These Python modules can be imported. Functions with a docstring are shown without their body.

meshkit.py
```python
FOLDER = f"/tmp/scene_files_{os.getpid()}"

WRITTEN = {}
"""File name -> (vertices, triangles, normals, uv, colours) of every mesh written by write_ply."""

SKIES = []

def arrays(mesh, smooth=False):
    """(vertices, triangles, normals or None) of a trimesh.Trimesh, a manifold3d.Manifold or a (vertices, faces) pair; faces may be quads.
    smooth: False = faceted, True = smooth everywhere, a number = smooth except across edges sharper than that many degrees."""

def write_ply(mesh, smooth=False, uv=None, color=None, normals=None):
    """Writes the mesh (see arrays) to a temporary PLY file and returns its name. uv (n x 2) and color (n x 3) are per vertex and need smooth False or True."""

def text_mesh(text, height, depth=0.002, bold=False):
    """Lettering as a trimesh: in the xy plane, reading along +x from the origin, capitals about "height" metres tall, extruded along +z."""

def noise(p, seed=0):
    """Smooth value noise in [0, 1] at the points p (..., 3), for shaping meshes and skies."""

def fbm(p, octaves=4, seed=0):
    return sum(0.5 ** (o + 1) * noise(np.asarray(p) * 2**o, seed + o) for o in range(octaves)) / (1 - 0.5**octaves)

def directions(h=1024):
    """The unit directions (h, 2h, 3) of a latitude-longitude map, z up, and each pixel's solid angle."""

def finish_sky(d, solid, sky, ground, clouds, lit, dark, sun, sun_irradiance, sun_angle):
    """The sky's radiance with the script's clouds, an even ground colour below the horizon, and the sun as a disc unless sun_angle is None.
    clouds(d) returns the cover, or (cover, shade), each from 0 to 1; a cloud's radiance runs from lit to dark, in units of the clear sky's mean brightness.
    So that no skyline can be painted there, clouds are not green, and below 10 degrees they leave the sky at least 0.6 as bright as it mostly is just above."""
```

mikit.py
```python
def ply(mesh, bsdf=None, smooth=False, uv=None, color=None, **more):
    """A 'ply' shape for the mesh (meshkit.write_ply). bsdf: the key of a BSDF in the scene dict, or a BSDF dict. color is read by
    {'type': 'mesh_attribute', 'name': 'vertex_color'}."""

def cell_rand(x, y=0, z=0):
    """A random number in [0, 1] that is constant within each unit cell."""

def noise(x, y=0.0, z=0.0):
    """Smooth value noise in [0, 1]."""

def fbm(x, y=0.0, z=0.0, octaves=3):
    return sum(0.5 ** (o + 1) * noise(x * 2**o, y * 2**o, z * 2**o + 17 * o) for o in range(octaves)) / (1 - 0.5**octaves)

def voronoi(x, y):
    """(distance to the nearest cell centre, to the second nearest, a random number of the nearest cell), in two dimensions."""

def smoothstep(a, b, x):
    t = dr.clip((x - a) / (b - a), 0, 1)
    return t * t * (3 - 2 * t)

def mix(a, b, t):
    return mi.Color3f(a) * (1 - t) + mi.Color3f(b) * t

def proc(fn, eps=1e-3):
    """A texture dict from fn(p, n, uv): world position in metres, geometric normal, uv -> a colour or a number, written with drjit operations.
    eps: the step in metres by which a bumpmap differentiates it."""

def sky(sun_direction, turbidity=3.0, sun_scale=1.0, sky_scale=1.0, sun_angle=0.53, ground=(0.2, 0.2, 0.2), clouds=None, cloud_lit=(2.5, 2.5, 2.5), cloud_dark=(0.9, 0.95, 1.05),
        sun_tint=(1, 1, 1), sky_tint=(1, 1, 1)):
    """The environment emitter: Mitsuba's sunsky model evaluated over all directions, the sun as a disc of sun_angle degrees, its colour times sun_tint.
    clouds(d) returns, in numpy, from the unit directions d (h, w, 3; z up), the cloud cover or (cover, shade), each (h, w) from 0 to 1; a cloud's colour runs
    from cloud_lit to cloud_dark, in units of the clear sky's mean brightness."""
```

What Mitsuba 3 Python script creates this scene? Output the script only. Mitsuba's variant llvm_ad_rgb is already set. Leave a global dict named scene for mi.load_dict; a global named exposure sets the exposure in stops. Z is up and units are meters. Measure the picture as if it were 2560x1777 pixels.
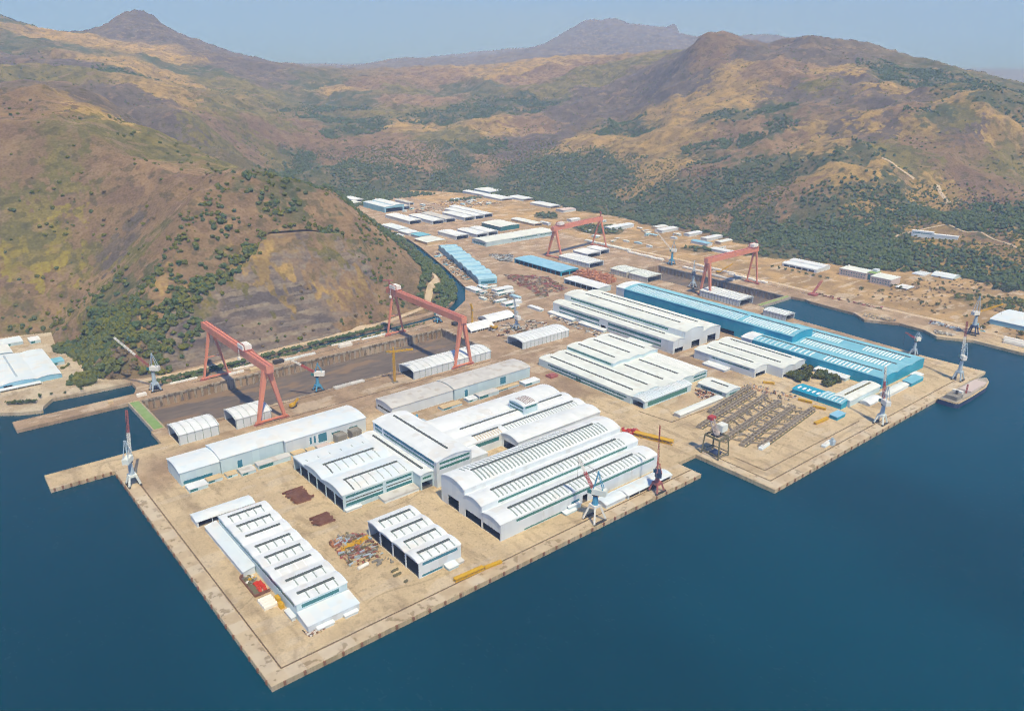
import math, random
import numpy as np
import drjit as dr
import trimesh, shapely
import shapely.geometry as sg
from scipy.interpolate import RBFInterpolator
import mitsuba as mi
import mikit, meshkit
from mikit import noise, fbm, voronoi, cell_rand, smoothstep, mix

rng = np.random.default_rng(7)
T = mi.ScalarTransform4f
scene, labels = {}, {}

# ------------------------------------------------------------------ camera, sky, exposure
EYE = np.array([-121.1, -353.85, 330.0])
FWD = np.array([0.60196545, 0.71888511, -0.34762307])
UPV = np.array([0.21730802, 0.27142291, 0.93760697])
scene['camera'] = {'type': 'perspective', 'fov': 66.36, 'fov_axis': 'x', 'near_clip': 5.0, 'far_clip': 30000.0,
                   'to_world': T().look_at(origin=EYE.tolist(), target=(EYE + FWD * 100).tolist(), up=UPV.tolist()),
                   'medium': {'type': 'ref', 'id': 'air'}}
SUN = (-0.155, -0.60, 1.0)
scene['sky_light'] = mikit.sky(SUN, turbidity=2.4, sky_tint=(0.64, 0.90, 1.28), sun_tint=(0.95, 1.0, 0.94))
exposure = 1.58

# ------------------------------------------------------------------ materials
def rgb(c): return {'type': 'rgb', 'value': list(map(float, c))}
def mat(name, color, rough=0.6, spec=0.3, metallic=0.0, twosided=True):
    b = {'type': 'principled', 'base_color': color if isinstance(color, dict) else rgb(color), 'roughness': rough, 'specular': spec, 'metallic': metallic}
    scene[name] = {'type': 'twosided', 'bsdf': b} if twosided else b
def mottled(a, b, s, c=None, amount=0.5):
    """a worn two-tone paint: patches of colour b over a at a scale of s metres, flecks of c"""
    def fn(p, n, uv):
        t = smoothstep(0.32, 0.72, fbm(p.x / s, p.y / s, p.z / s * 0.6, octaves=3) * 0.75 + 0.25 * cell_rand(dr.floor(p.x / 6.1), dr.floor(p.y / 5.7)))
        q = mix(a, b, t)
        if c is not None:
            q = mix(q, c, amount * smoothstep(0.62, 0.72, fbm(p.x / s * 2.7 + 40, p.y / s * 2.7, p.z / s, octaves=2)))
        return q
    return mikit.proc(fn)

mat('white_wall', mottled((0.64, 0.71, 0.77), (0.57, 0.63, 0.69), 18, (0.50, 0.50, 0.49), 0.4), 0.55)
mat('pale_blue_wall', mottled((0.52, 0.66, 0.72), (0.45, 0.58, 0.66), 14), 0.5)
mat('white_roof', mottled((0.76, 0.81, 0.83), (0.69, 0.74, 0.76), 26, (0.66, 0.62, 0.55), 0.35), 0.5)
mat('cream_roof', mottled((0.75, 0.80, 0.76), (0.68, 0.73, 0.69), 22, (0.62, 0.60, 0.52), 0.4), 0.5)
mat('ice_roof', mottled((0.66, 0.76, 0.82), (0.74, 0.78, 0.78), 24, (0.70, 0.67, 0.60), 0.4), 0.5)
mat('grey_roof', mottled((0.52, 0.52, 0.50), (0.60, 0.60, 0.57), 16, (0.45, 0.40, 0.33), 0.5), 0.6)
mat('blue_roof', mottled((0.18, 0.47, 0.60), (0.24, 0.53, 0.64), 20, (0.33, 0.58, 0.66), 0.5), 0.5)
mat('sky_blue_roof', mottled((0.24, 0.50, 0.68), (0.31, 0.56, 0.72), 16, (0.2, 0.4, 0.55), 0.5), 0.5)
mat('pale_blue_roof', mottled((0.34, 0.58, 0.72), (0.42, 0.64, 0.74), 16, (0.3, 0.5, 0.62), 0.5), 0.5)
mat('blue_wall', mottled((0.02, 0.29, 0.46), (0.03, 0.34, 0.50), 12), 0.5)
mat('teal_glass', (0.035, 0.17, 0.19), 0.2, 0.5)
mat('blue_glass', (0.04, 0.19, 0.28), 0.2, 0.5)
mat('green_band', (0.06, 0.20, 0.18), 0.4)
mat('dark_vent', (0.10, 0.12, 0.12), 0.6)
mat('grey_strip', (0.27, 0.35, 0.34), 0.5)
mat('pale_strip', (0.85, 0.86, 0.84), 0.4)
mat('shade_toned_floor', mottled((0.13, 0.12, 0.11), (0.09, 0.085, 0.08), 7), 0.9)  # workshop floor, its colour darkened so the open doorways look deeply shaded
mat('coral_steel', mottled((0.70, 0.27, 0.17), (0.60, 0.24, 0.17), 9), 0.5)
mat('dull_red_steel', (0.36, 0.12, 0.11), 0.6)
mat('blue_steel', (0.08, 0.30, 0.48), 0.5)
mat('pale_steel', (0.40, 0.50, 0.58), 0.5)
mat('white_paint', (0.76, 0.75, 0.70), 0.5)
mat('red_paint', (0.42, 0.06, 0.06), 0.5)
mat('bright_red', (0.62, 0.06, 0.03), 0.5)
mat('yellow_paint', (0.60, 0.36, 0.02), 0.55)
mat('dark_steel', (0.06, 0.06, 0.06), 0.6)
mat('navy_steel', (0.04, 0.06, 0.12), 0.5)
mat('rust_steel', mottled((0.17, 0.075, 0.05), (0.24, 0.12, 0.08), 3), 0.8)
mat('olive_steel', (0.16, 0.15, 0.09), 0.7)
mat('concrete', mottled((0.40, 0.37, 0.31), (0.31, 0.29, 0.25), 6, (0.22, 0.20, 0.17), 0.6), 0.9)
mat('skid_steel', mottled((0.33, 0.29, 0.235), (0.24, 0.21, 0.17), 5, (0.33, 0.30, 0.25), 0.6), 0.9)
mat('grey_concrete', mottled((0.27, 0.26, 0.23), (0.20, 0.19, 0.17), 5, (0.36, 0.34, 0.30), 0.6), 0.9)
mat('green_deck', mottled((0.20, 0.33, 0.11), (0.26, 0.36, 0.15), 6), 0.8)
mat('pink_wall', (0.56, 0.48, 0.45), 0.7)
mat('tan_box', (0.56, 0.44, 0.26), 0.7)
mat('fender_rust', (0.26, 0.13, 0.08), 0.8)
mat('rail_steel', (0.15, 0.105, 0.07), 0.8)
mat('orange_block', mottled((0.52, 0.24, 0.12), (0.36, 0.15, 0.09), 5, (0.6, 0.36, 0.2), 0.6), 0.7)

def f_yard(p, n, uv):
    """sandy concrete near the sea quays, browner trodden dirt inland, stains and worn tracks"""
    w = fbm(p.x / 70, p.y / 70, 1.0, octaves=3)
    s = fbm(p.x / 16 + 9, p.y / 16, 3.0, octaves=4)
    sand = mix((0.57, 0.455, 0.285), (0.50, 0.395, 0.245), smoothstep(0.3, 0.7, s))
    dirt = mix((0.385, 0.28, 0.185), (0.30, 0.215, 0.14), smoothstep(0.3, 0.7, s))
    inland = smoothstep(-60, 60, p.y * 0.9 + p.x * 0.28 - 300 + (w - 0.5) * 260)
    c = mix(sand, dirt, inland)
    dry = mix((0.42, 0.285, 0.135), (0.30, 0.205, 0.10), smoothstep(0.35, 0.65, fbm(p.x / 30, p.y / 30, 7.0, octaves=3)))
    c = mix(c, dry, smoothstep(-8, 8, p.x - 1006 + (w - 0.5) * 40))
    c = mix(c, mix((0.50, 0.43, 0.31), (0.42, 0.34, 0.23), smoothstep(0.35, 0.65, s)), smoothstep(6, -6, p.x - 66) * smoothstep(-6, 6, p.y - 494))
    c = mix(c, mi.Color3f(0.56, 0.48, 0.36), 0.5 * smoothstep(0.58, 0.72, fbm(p.x / 26 + 31, p.y / 9, 5.0, octaves=3)))
    c = mix(c, mi.Color3f(0.19, 0.13, 0.08), 0.30 * smoothstep(0.58, 0.78, fbm(p.x / 7, p.y / 22 + 4, 2.0, octaves=3)))
    c = mix(c, mi.Color3f(0.15, 0.115, 0.08), 0.25 * smoothstep(0.62, 0.76, fbm(p.x / 3.4, p.y / 3.4, 8.0, octaves=3)))
    tr = dr.minimum(dr.abs(fbm(p.x / 55, p.y / 75, 21.0, octaves=2) - 0.5) * 60, dr.abs(fbm(p.x / 90 + 5, p.y / 60, 27.0, octaves=2) - 0.46) * 80)
    c = mix(c, mi.Color3f(0.24, 0.175, 0.11), 0.34 * smoothstep(1.3, 0.2, tr) * smoothstep(0.35, 0.6, noise(p.x / 18, p.y / 18, 4.0)))
    jx, jy = dr.abs(p.x / 14 - dr.floor(p.x / 14) - 0.5), dr.abs(p.y / 14 - dr.floor(p.y / 14) - 0.5)
    c = mix(c, mi.Color3f(0.27, 0.205, 0.125), 0.28 * smoothstep(0.475, 0.495, dr.maximum(jx, jy)) * (1 - inland) * smoothstep(0.4, 0.6, noise(p.x / 40, p.y / 40, 6.0)))
    return c * (0.90 + 0.2 * noise(p.x * 1.3, p.y * 1.3))
mat('yard', mikit.proc(f_yard), 0.9, 0.2)
def f_apron(p, n, uv):
    s = fbm(p.x / 9, p.y / 9, 1.5, octaves=4)
    c = mix((0.56, 0.46, 0.31), (0.47, 0.37, 0.24), smoothstep(0.35, 0.7, s))
    c = mix(c, mi.Color3f(0.60, 0.54, 0.43), smoothstep(0.55, 0.7, cell_rand(dr.floor(p.x / 11), dr.floor(p.y / 11))) * 0.5)
    return mix(c, mi.Color3f(0.20, 0.14, 0.08), 0.6 * smoothstep(0.62, 0.75, fbm(p.x / 4, p.y / 4, 4.0, octaves=3)))
mat('apron_concrete', mikit.proc(f_apron), 0.9, 0.2)
def f_dock(p, n, uv):
    s = fbm(p.x / 22, p.y / 7, 1.5, octaves=4)
    c = mix((0.175, 0.14, 0.11), (0.125, 0.105, 0.09), smoothstep(0.3, 0.7, s))
    return mix(c, mi.Color3f(0.23, 0.16, 0.10), smoothstep(0.6, 0.75, fbm(p.x / 40, p.y / 14, 6.0, octaves=3)))
mat('dock_bed', mikit.proc(f_dock), 0.7, 0.4)
def f_streak(p, n, uv):
    s = fbm(p.x / 2.2, p.y / 2.2, p.z / 9, octaves=3)
    return mix((0.38, 0.33, 0.25), (0.16, 0.13, 0.10), smoothstep(0.42, 0.68, s))
mat('stained_concrete', mikit.proc(f_streak), 0.9)

def f_waves(p, n, uv):
    w = fbm(p.x / 5.2 + p.y / 11, p.y / 4.1 - p.x / 13, 0.0, octaves=3)
    return w * 0.55 * (0.4 + 1.2 * fbm(p.x / 90, p.y / 130, 2.0, octaves=2))
def f_water(p, n, uv):
    s = fbm(p.x / 160, p.y / 240, 4.0, octaves=3)
    c = mix((0.0006, 0.042, 0.070), (0.0006, 0.054, 0.090), smoothstep(0.3, 0.7, s))
    crest = smoothstep(0.735, 0.80, fbm(p.x / 2.1, p.y / 3.6, 5.0, octaves=3)) * smoothstep(0.5, 0.65, fbm(p.x / 60, p.y / 60, 9.0, octaves=2))
    return mix(c, mi.Color3f(0.22, 0.28, 0.30), 0.04 * crest)
scene['sea_water'] = {'type': 'bumpmap', 'arbitrary': mikit.proc(f_waves, eps=0.3), 'scale': 1.0,
                      'bsdf': {'type': 'principled', 'base_color': mikit.proc(f_water), 'roughness': 0.2, 'specular': 0.17}}

# ------------------------------------------------------------------ hills: control points of the lie of the land (metres)
TP = np.array([[121,1379,269],[174,1381,285],[229,1361,284],[270,1300,264],[296,1212,231],[324,1099,202],[336,991,172],[342,914,164],[402,902,136],[460,853,122],[498,834,113],[502,787,101],[519,743,88],[536,692,72],[538,649,63],[534,604,50],[1,624,77],[76,637,113],[135,654,126],[204,687,142],[259,721,155],[120,565,80],[230,604,114],[288,640,127],[357,648,109],[422,637,82],[38,785,203],[103,794,167],[185,817,156],[125,1045,228],[216,984,193],[67,1033,231],[-400,640,0],[-200,640,0],[-60,800,0],[20,760,0],[60,640,0],[70,545,0],[110,535,0],[200,530,0],[300,528,0],[400,545,0],[480,575,0],[580,740,0],[610,850,0],[660,980,0],[720,1120,0],[770,1250,0],[800,1350,0],[560,1350,30],[450,1700,60],[700,1700,20],[900,1800,15],[200,2000,140],[581,4192,527],[714,4170,471],[788,4155,455],[1075,4501,475],[1188,4472,554],[1234,4459,567],[1306,4438,558],[1389,4413,505],[1526,4261,403],[1600,4020,355],[1736,3745,310],[1833,3588,285],[1818,3484,290],[409,3207,379],[684,3052,355],[827,2807,302],[871,2477,230],[834,2065,162],[334,2308,277],[512,2065,240],[578,1785,179],[575,1521,142],[2023,3373,284],[2281,3333,300],[2549,3143,310],[2671,2784,342],[2681,2359,350],[2565,1890,353],[1358,2596,161],[1676,2650,212],[1895,2507,201],[2106,2346,240],[2210,1982,248],[1220,2104,110],[1559,2132,148],[1619,1840,135],[1715,1626,119],[1249,1856,86],[1356,1663,81],[1475,1505,68],[900,1707,66],[1024,1583,26],[1171,1488,24],[1280,1342,19],[1968,1657,159],[2114,1571,212],[2296,1665,315],[2262,1549,369],[2254,1479,409],[2308,1407,413],[2379,1305,406],[2436,1215,410],[2446,1099,388],[2467,955,350],[2460,731,306],[2416,569,267],[2395,478,246],[1860,1171,210],[1978,1094,254],[2030,921,259],[2020,730,256],[1992,554,252],[1960,359,225],[1563,982,128],[1655,857,152],[1693,705,161],[1728,532,190],[1838,403,176],[1922,316,161],[1394,793,64],[1449,625,96],[1464,457,129],[1635,371,108],[1686,233,88],[1309,527,39],[1380,401,65],[1528,315,61],[1448,246,59],[1363,297,44],[1427,123,58],[1195,427,15],[1100,560,2],[1180,400,2],[1200,290,2],[1290,170,2],[1290,50,2],[1150,100,2],[1150,-50,2],[1320,-30,2],[1050,800,2],[1100,1000,2],[1250,1150,2],[1300,-100,2],[1100,1500,2],[950,1600,2],[860,1560,2],[3839,6826,270],[4256,6580,359],[4609,6344,347],[5039,6147,383],[5708,6503,402],[5982,6261,576],[6263,5990,778],[6332,5920,770],[6422,5826,790],[6524,5716,733],[6771,5434,703],[6864,5321,672],[6874,5309,604],[6938,5230,536],[7280,4766,612],[7425,4550,617],[7550,4352,559],[7741,4027,508],[8015,3495,322],[5970,1915,203],[6002,1827,240],[6045,1702,203],[3965,7100,238],[3250,7449,263],[1142,8052,508],[3735,3979,316],[3246,4612,258],[4033,2429,353],[3955,1553,210],[1942,5810,244],[4102,3170,323],[3945,1045,158],[1180,1300,1],[1200,1410,3],[1245,1250,1],[1215,1150,1],[1230,1080,1],[1190,1020,1],[1140,910,0],[1180,800,1],[1235,720,2],[1240,650,2],[1240,595,2],[1130,500,1],[1260,1390,5],[1255,860,3],[1250,960,4],[1230,480,3]], float)
RBF = RBFInterpolator(TP[:, :2] / 1000, TP[:, 2], kernel='thin_plate_spline', smoothing=0.0001)

SEA = [(-2000, -2000), (1700, -2000), (1700, -300), (951, -200), (951, 40), (700, 60), (60, 497), (-22, 500), (-56, 520), (-120, 560), (-2000, 700)]
OUTLINE = sg.Polygon([(0, 0), (389.5, 0), (389.5, 26), (415.5, 26), (415.5, -55.5), (847, -57), (951, -57), (951, -300), (1360, -300), (1340, 60), (1330, 200), (1230, 330),
                      (1210, 600), (1240, 900), (1250, 1180), (1120, 1480), (1000, 1600), (800, 1560), (770, 1320), (722, 1120), (704, 1000), (677, 905), (620, 738), (571, 622),
                      (529, 568), (484, 536), (400, 536), (307, 531), (160, 530), (82, 531), (52, 548), (36, 590), (44, 640), (30, 700), (38, 770), (-400, 900),
                      (-400, 610), (-120, 556), (-56, 523), (-40, 511), (-21, 503), (-19, 513), (-7, 530), (16, 526.5), (69, 525), (69, 505), (62, 490), (-50, 490), (-50, 467.5),
                      (48, 467.5), (48, 352), (-48, 352), (-49, 323), (0, 323)])
DOCK1 = sg.Polygon([(62, 372), (443, 372), (443, 466), (62, 466)])
GATE1 = sg.box(46, 384, 64, 466)
INLET = sg.Polygon([(-60, 352), (48, 352), (48, 384), (64, 384), (64, 467.5), (-60, 467.5)])
CANAL1 = sg.Polygon([(-60, 490), (62, 490), (69, 505), (69, 525), (16, 526.5), (-7, 530), (-19, 513), (-21, 503), (-60, 515)])
CANAL2 = sg.Polygon([(93, 498), (440, 506), (472, 511), (500, 519), (546, 553), (591, 613), (638, 732), (696, 899), (720, 985), (710, 987), (682, 902), (625, 735),
                     (577, 618), (534, 563), (490, 530), (440, 522), (307, 518), (162, 511), (95, 509)])
BASIN = sg.Polygon([(847, -80), (843, 8), (853, 190), (868, 262), (950, 262), (955, 240), (950, 228), (946, 156), (927, 131), (950, 93), (947, 58), (932, 35), (954, -2), (951, -61), (948, -310), (847, -310)])
DOCK2 = sg.box(870, 262, 946, 518)
WATERS = shapely.union_all([DOCK1, INLET, CANAL1, CANAL2, BASIN, DOCK2])
LAND = OUTLINE.difference(WATERS)
FLAT = shapely.union_all([OUTLINE, WATERS, sg.Polygon(SEA)])
QUARRY = sg.Polygon([(110, 535), (140, 585), (232, 612), (290, 645), (360, 650), (430, 640), (455, 590), (420, 545), (300, 530)])

def hills(x, y):
    """height of the hills in metres at x, y (arrays)"""
    shape = x.shape
    q = np.stack([x.ravel(), y.ravel()], 1)
    z = np.empty(len(q))
    for i in range(0, len(q), 60000):
        z[i:i + 60000] = RBF(q[i:i + 60000] / 1000)
    P3 = np.stack([q[:, 0], q[:, 1], np.zeros(len(q))], 1)
    warp = (meshkit.fbm(P3 / 300, 3, 5) - 0.5)
    r1 = 1 - np.abs(2 * meshkit.fbm(P3 / 330 + warp[:, None] * 0.6, 4, 11) - 1)          # ridges and gullies
    r2 = 1 - np.abs(2 * meshkit.fbm(P3 / 110 + warp[:, None] * 0.9, 3, 23) - 1)
    amp = np.clip(z / 130, 0, 1)
    far = np.clip((np.hypot(q[:, 0], q[:, 1]) - 1500) / 3000, 0, 1)
    z = z + amp * ((r1 - 0.72) * (58 + 10 * far) + (r2 - 0.72) * (30 + 10 * far)) + np.clip(z / 30, 0, 1) * (meshkit.fbm(P3 / 22, 3, 31) - 0.5) * 5
    inq = shapely.contains_xy(QUARRY, q[:, 0], q[:, 1])
    d = shapely.distance(shapely.boundary(QUARRY), shapely.points(q[inq])) if inq.any() else np.zeros(0)
    zi = z[inq]
    t = (zi + 9 * meshkit.fbm(P3[inq] / 75, 3, 3)) / 17.0
    step = np.floor(t) + np.clip((t - np.floor(t) - 0.38) / 0.5, 0, 1)
    k = np.clip(d / 14, 0, 1)
    z[inq] = zi * (1 - k) + k * (0.3 * zi + 0.7 * (step * 17.0 - 4) + (meshkit.fbm(P3[inq] / 20, 3, 41) - 0.5) * 12)
    z = np.maximum(z, 0.6)
    flat = shapely.contains_xy(FLAT, q[:, 0], q[:, 1])
    df = np.full(len(q), 1e3)
    near = (q[:, 0] < 1900) & (q[:, 1] < 1900)
    df[near & ~flat] = shapely.distance(FLAT, shapely.points(q[near & ~flat]))
    z = np.where(q[:, 0] < 760, np.minimum(z, 0.4 + df * np.where(inq, 1.05, 0.85)), z)
    z[flat & (z < 1.2)] = -6.0
    z[flat & (q[:, 0] < 780)] = -6.0
    z[shapely.contains_xy(WATERS, q[:, 0], q[:, 1])] = -20.0
    return z.reshape(shape)

def grid_lines(stops):
    out = [stops[0][0]]
    for (a, s), (b, _) in zip(stops[:-1], stops[1:]):
        n = max(1, round((b - a) / s))
        out += list(np.linspace(a, b, n + 1)[1:])
    return np.array(out)
GX = grid_lines([(-130, 7), (1000, 12), (2700, 32), (9400, 0)])
GY = grid_lines([(-260, 12), (490, 7), (1100, 12), (2700, 32), (9000, 0)])
XX, YY = np.meshgrid(GX, GY, indexing='ij')
ZZ = hills(XX, YY)
def _blur(a, k):
    from scipy.ndimage import uniform_filter
    return uniform_filter(a, k, mode='nearest')
HOLLOW = _blur(np.maximum(ZZ, 0), 17) - _blur(np.maximum(ZZ, 0), 3)
def ground_z(x, y, F=None):
    """height of the hill mesh under points (bilinear)"""
    x, y = np.atleast_1d(np.asarray(x, float)), np.atleast_1d(np.asarray(y, float))
    i = np.clip(np.searchsorted(GX, x) - 1, 0, len(GX) - 2); j = np.clip(np.searchsorted(GY, y) - 1, 0, len(GY) - 2)
    u = (x - GX[i]) / (GX[i + 1] - GX[i]); v = (y - GY[j]) / (GY[j + 1] - GY[j])
    F = ZZ if F is None else F
    return F[i, j] * (1 - u) * (1 - v) + F[i + 1, j] * u * (1 - v) + F[i, j + 1] * (1 - u) * v + F[i + 1, j + 1] * u * v
# ---- END TERRAIN SHAPE

# land cover of the hills: where which kind of ground grows (x, y in metres)
SITES = {
    'G': [(620,3907),(499,3135),(603,2549),(1029,2985),(1441,2953),(1570,2916),(1463,2654),(1022,1794),(918,1893),(352,726),(852,1659),(214,658),(402,643),(207,653),(185,629),(143,579),(112,600),(94,671),(79,699),(85,612),(64,579),(47,625),(411,638),(1448,2635),(2000,2596),(2043,2482),(1828,2009),(2014,2088),(1497,2040),(1306,2145),(1191,2051),(1019,1659),(1066,1568),(1173,1491),(1277,1557),(1432,1643),(1436,1389),(1420,1240),(1805,1331),(1401,1045),(1355,851),(1337,1212),(1279,1342),(2324,799),(2304,698),(2040,504),(1997,414),(1835,915),(1771,814),(1673,823),(1756,967),(1595,883),(1542,914),(1424,730),(1495,699),(1460,632),(1497,581),(1847,485),(1600,518),(1563,551),(1457,415),(1546,395),(1562,187),(1424,298),(1336,375),(1376,467),(1311,564),(1353,716),(1331,785),(1312,458),(1464,230),(1447,169),(1323,305)],
    'T': [(775,3646),(1015,3399),(684,2701),(769,2709),(654,2117),(212,1118),(239,649),(271,624),(352,580),(122,585),(1552,2824),(2232,2555),(2419,2610),(1583,1837),(1415,2015),(1619,1415),(1671,1301),(1600,1119),(1865,1289),(1443,952),(1908,1293),(1841,1156),(1656,1060),(1951,1158),(1978,1121),(2073,1236),(1893,1033),(2202,906),(2068,694),(1990,516),(1725,727),(1570,611),(1685,651),(1514,940),(1451,517),(1479,465),(1543,430),(1801,612),(1809,482),(1911,370),(1604,550),(1560,332),(1597,303),(1400,380)],
    'S': [(1164,4218),(362,2665),(526,2604),(254,1281),(526,2048),(542,1793),(1337,3364),(1340,3038),(157,798),(133,798),(1447,1546),(1623,1600),(1888,1731),(2124,1895),(2184,1789),(2027,1497),(2265,1671),(5815,5411),(5802,4797),(2027,1307),(2150,1461),(2253,1240),(2320,1112),(2166,861),(1969,623),(2015,773),(1926,810),(1997,950),(1760,666),(1775,556),(1862,382)],
    'O': [(398,2403),(738,2108),(1095,2769),(948,2155),(834,1917),(624,1760),(299,1096),(222,1073),(300,1027),(129,952),(95,952),(62,945),(46,904),(211,602),(67,731),(42,796),(380,647),(88,831),(139,741),(1776,2624),(2076,2113),(1407,1818),(1504,2257),(2313,2088),(2457,2050),(2074,903),(1872,425),(1688,473),(1846,301),(1648,415)],
    'B': [(926,2054),(1047,2091),(1095,2027),(747,1919),(145,1120),(106,1096),(71,968),(162,933),(230,816),(160,866),(94,922),(116,869),(162,680),(223,736),(201,799),(22,841),(51,570),(101,577),(1697,2813),(1187,1943),(1018,1844),(2205,1390),(1801,799),(1470,810),(1747,429),(1846,337),(1673,323),(1681,263),(1612,263),(1672,215)],
    'P': [(213,896),(261,673),(357,691),(395,673),(42,820),(76,803),(101,774),(140,679),(180,649),(151,627),(135,612),(46,735),(1711,2467),(2074,2757),(2236,2450),(2430,2407),(1698,1782),(1117,2022),(1202,1781),(1191,1595),(1131,1712),(1321,1539),(2090,1095),(2107,1000),(1692,725),(1741,872),(1683,925),(1618,829),(1829,569),(1412,526),(1361,564),(1301,634),(1412,249),(1405,164)],
    'Y': [(66,877),(30,864),(43,844)],
    'R': [(195,575),(258,584),(207,565),(269,566),(163,554),(211,538),(305,556),(322,549),(268,599),(313,606),(383,612)]}

SITES['P'] += [(60, 628), (110, 640), (160, 655), (210, 672), (250, 700), (340, 600), (400, 600), (380, 570), (420, 640), (450, 700)]
SITES['T'] += [(150, 640), (240, 660), (1368, 265), (1380, 225), (1388, 180), (1392, 140), (1405, 235), (1588, 330)]
COVER = {'T': ((0.37, 0.25, 0.090), (0.25, 0.175, 0.075)), 'P': ((0.27, 0.180, 0.098), (0.19, 0.130, 0.078)), 'B': ((0.175, 0.118, 0.075), (0.215, 0.148, 0.080)),
         'O': ((0.190, 0.158, 0.056), (0.130, 0.120, 0.048)), 'Y': ((0.27, 0.215, 0.042), (0.19, 0.16, 0.044)), 'G': ((0.080, 0.098, 0.050), (0.135, 0.122, 0.062)),
         'S': ((0.116, 0.095, 0.080), (0.145, 0.118, 0.088)), 'R': ((0.205, 0.158, 0.122), (0.115, 0.098, 0.095))}
def cover_at(x, y):
    """letter of the land cover at points (numpy), for planting"""
    P = np.stack([x, y, np.zeros_like(x)], 1)
    wx = x + (meshkit.fbm(P / 90, 3, 51) - 0.5) * 130; wy = y + (meshkit.fbm(P / 90, 3, 52) - 0.5) * 130
    best, out = np.full(len(x), 1e18), np.full(len(x), ' ')
    for k, pts in SITES.items():
        for sx, sy in pts:
            d = (wx - sx) ** 2 + (wy - sy) ** 2
            out = np.where(d < best, k, out); best = np.minimum(best, d)
    return out
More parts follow.
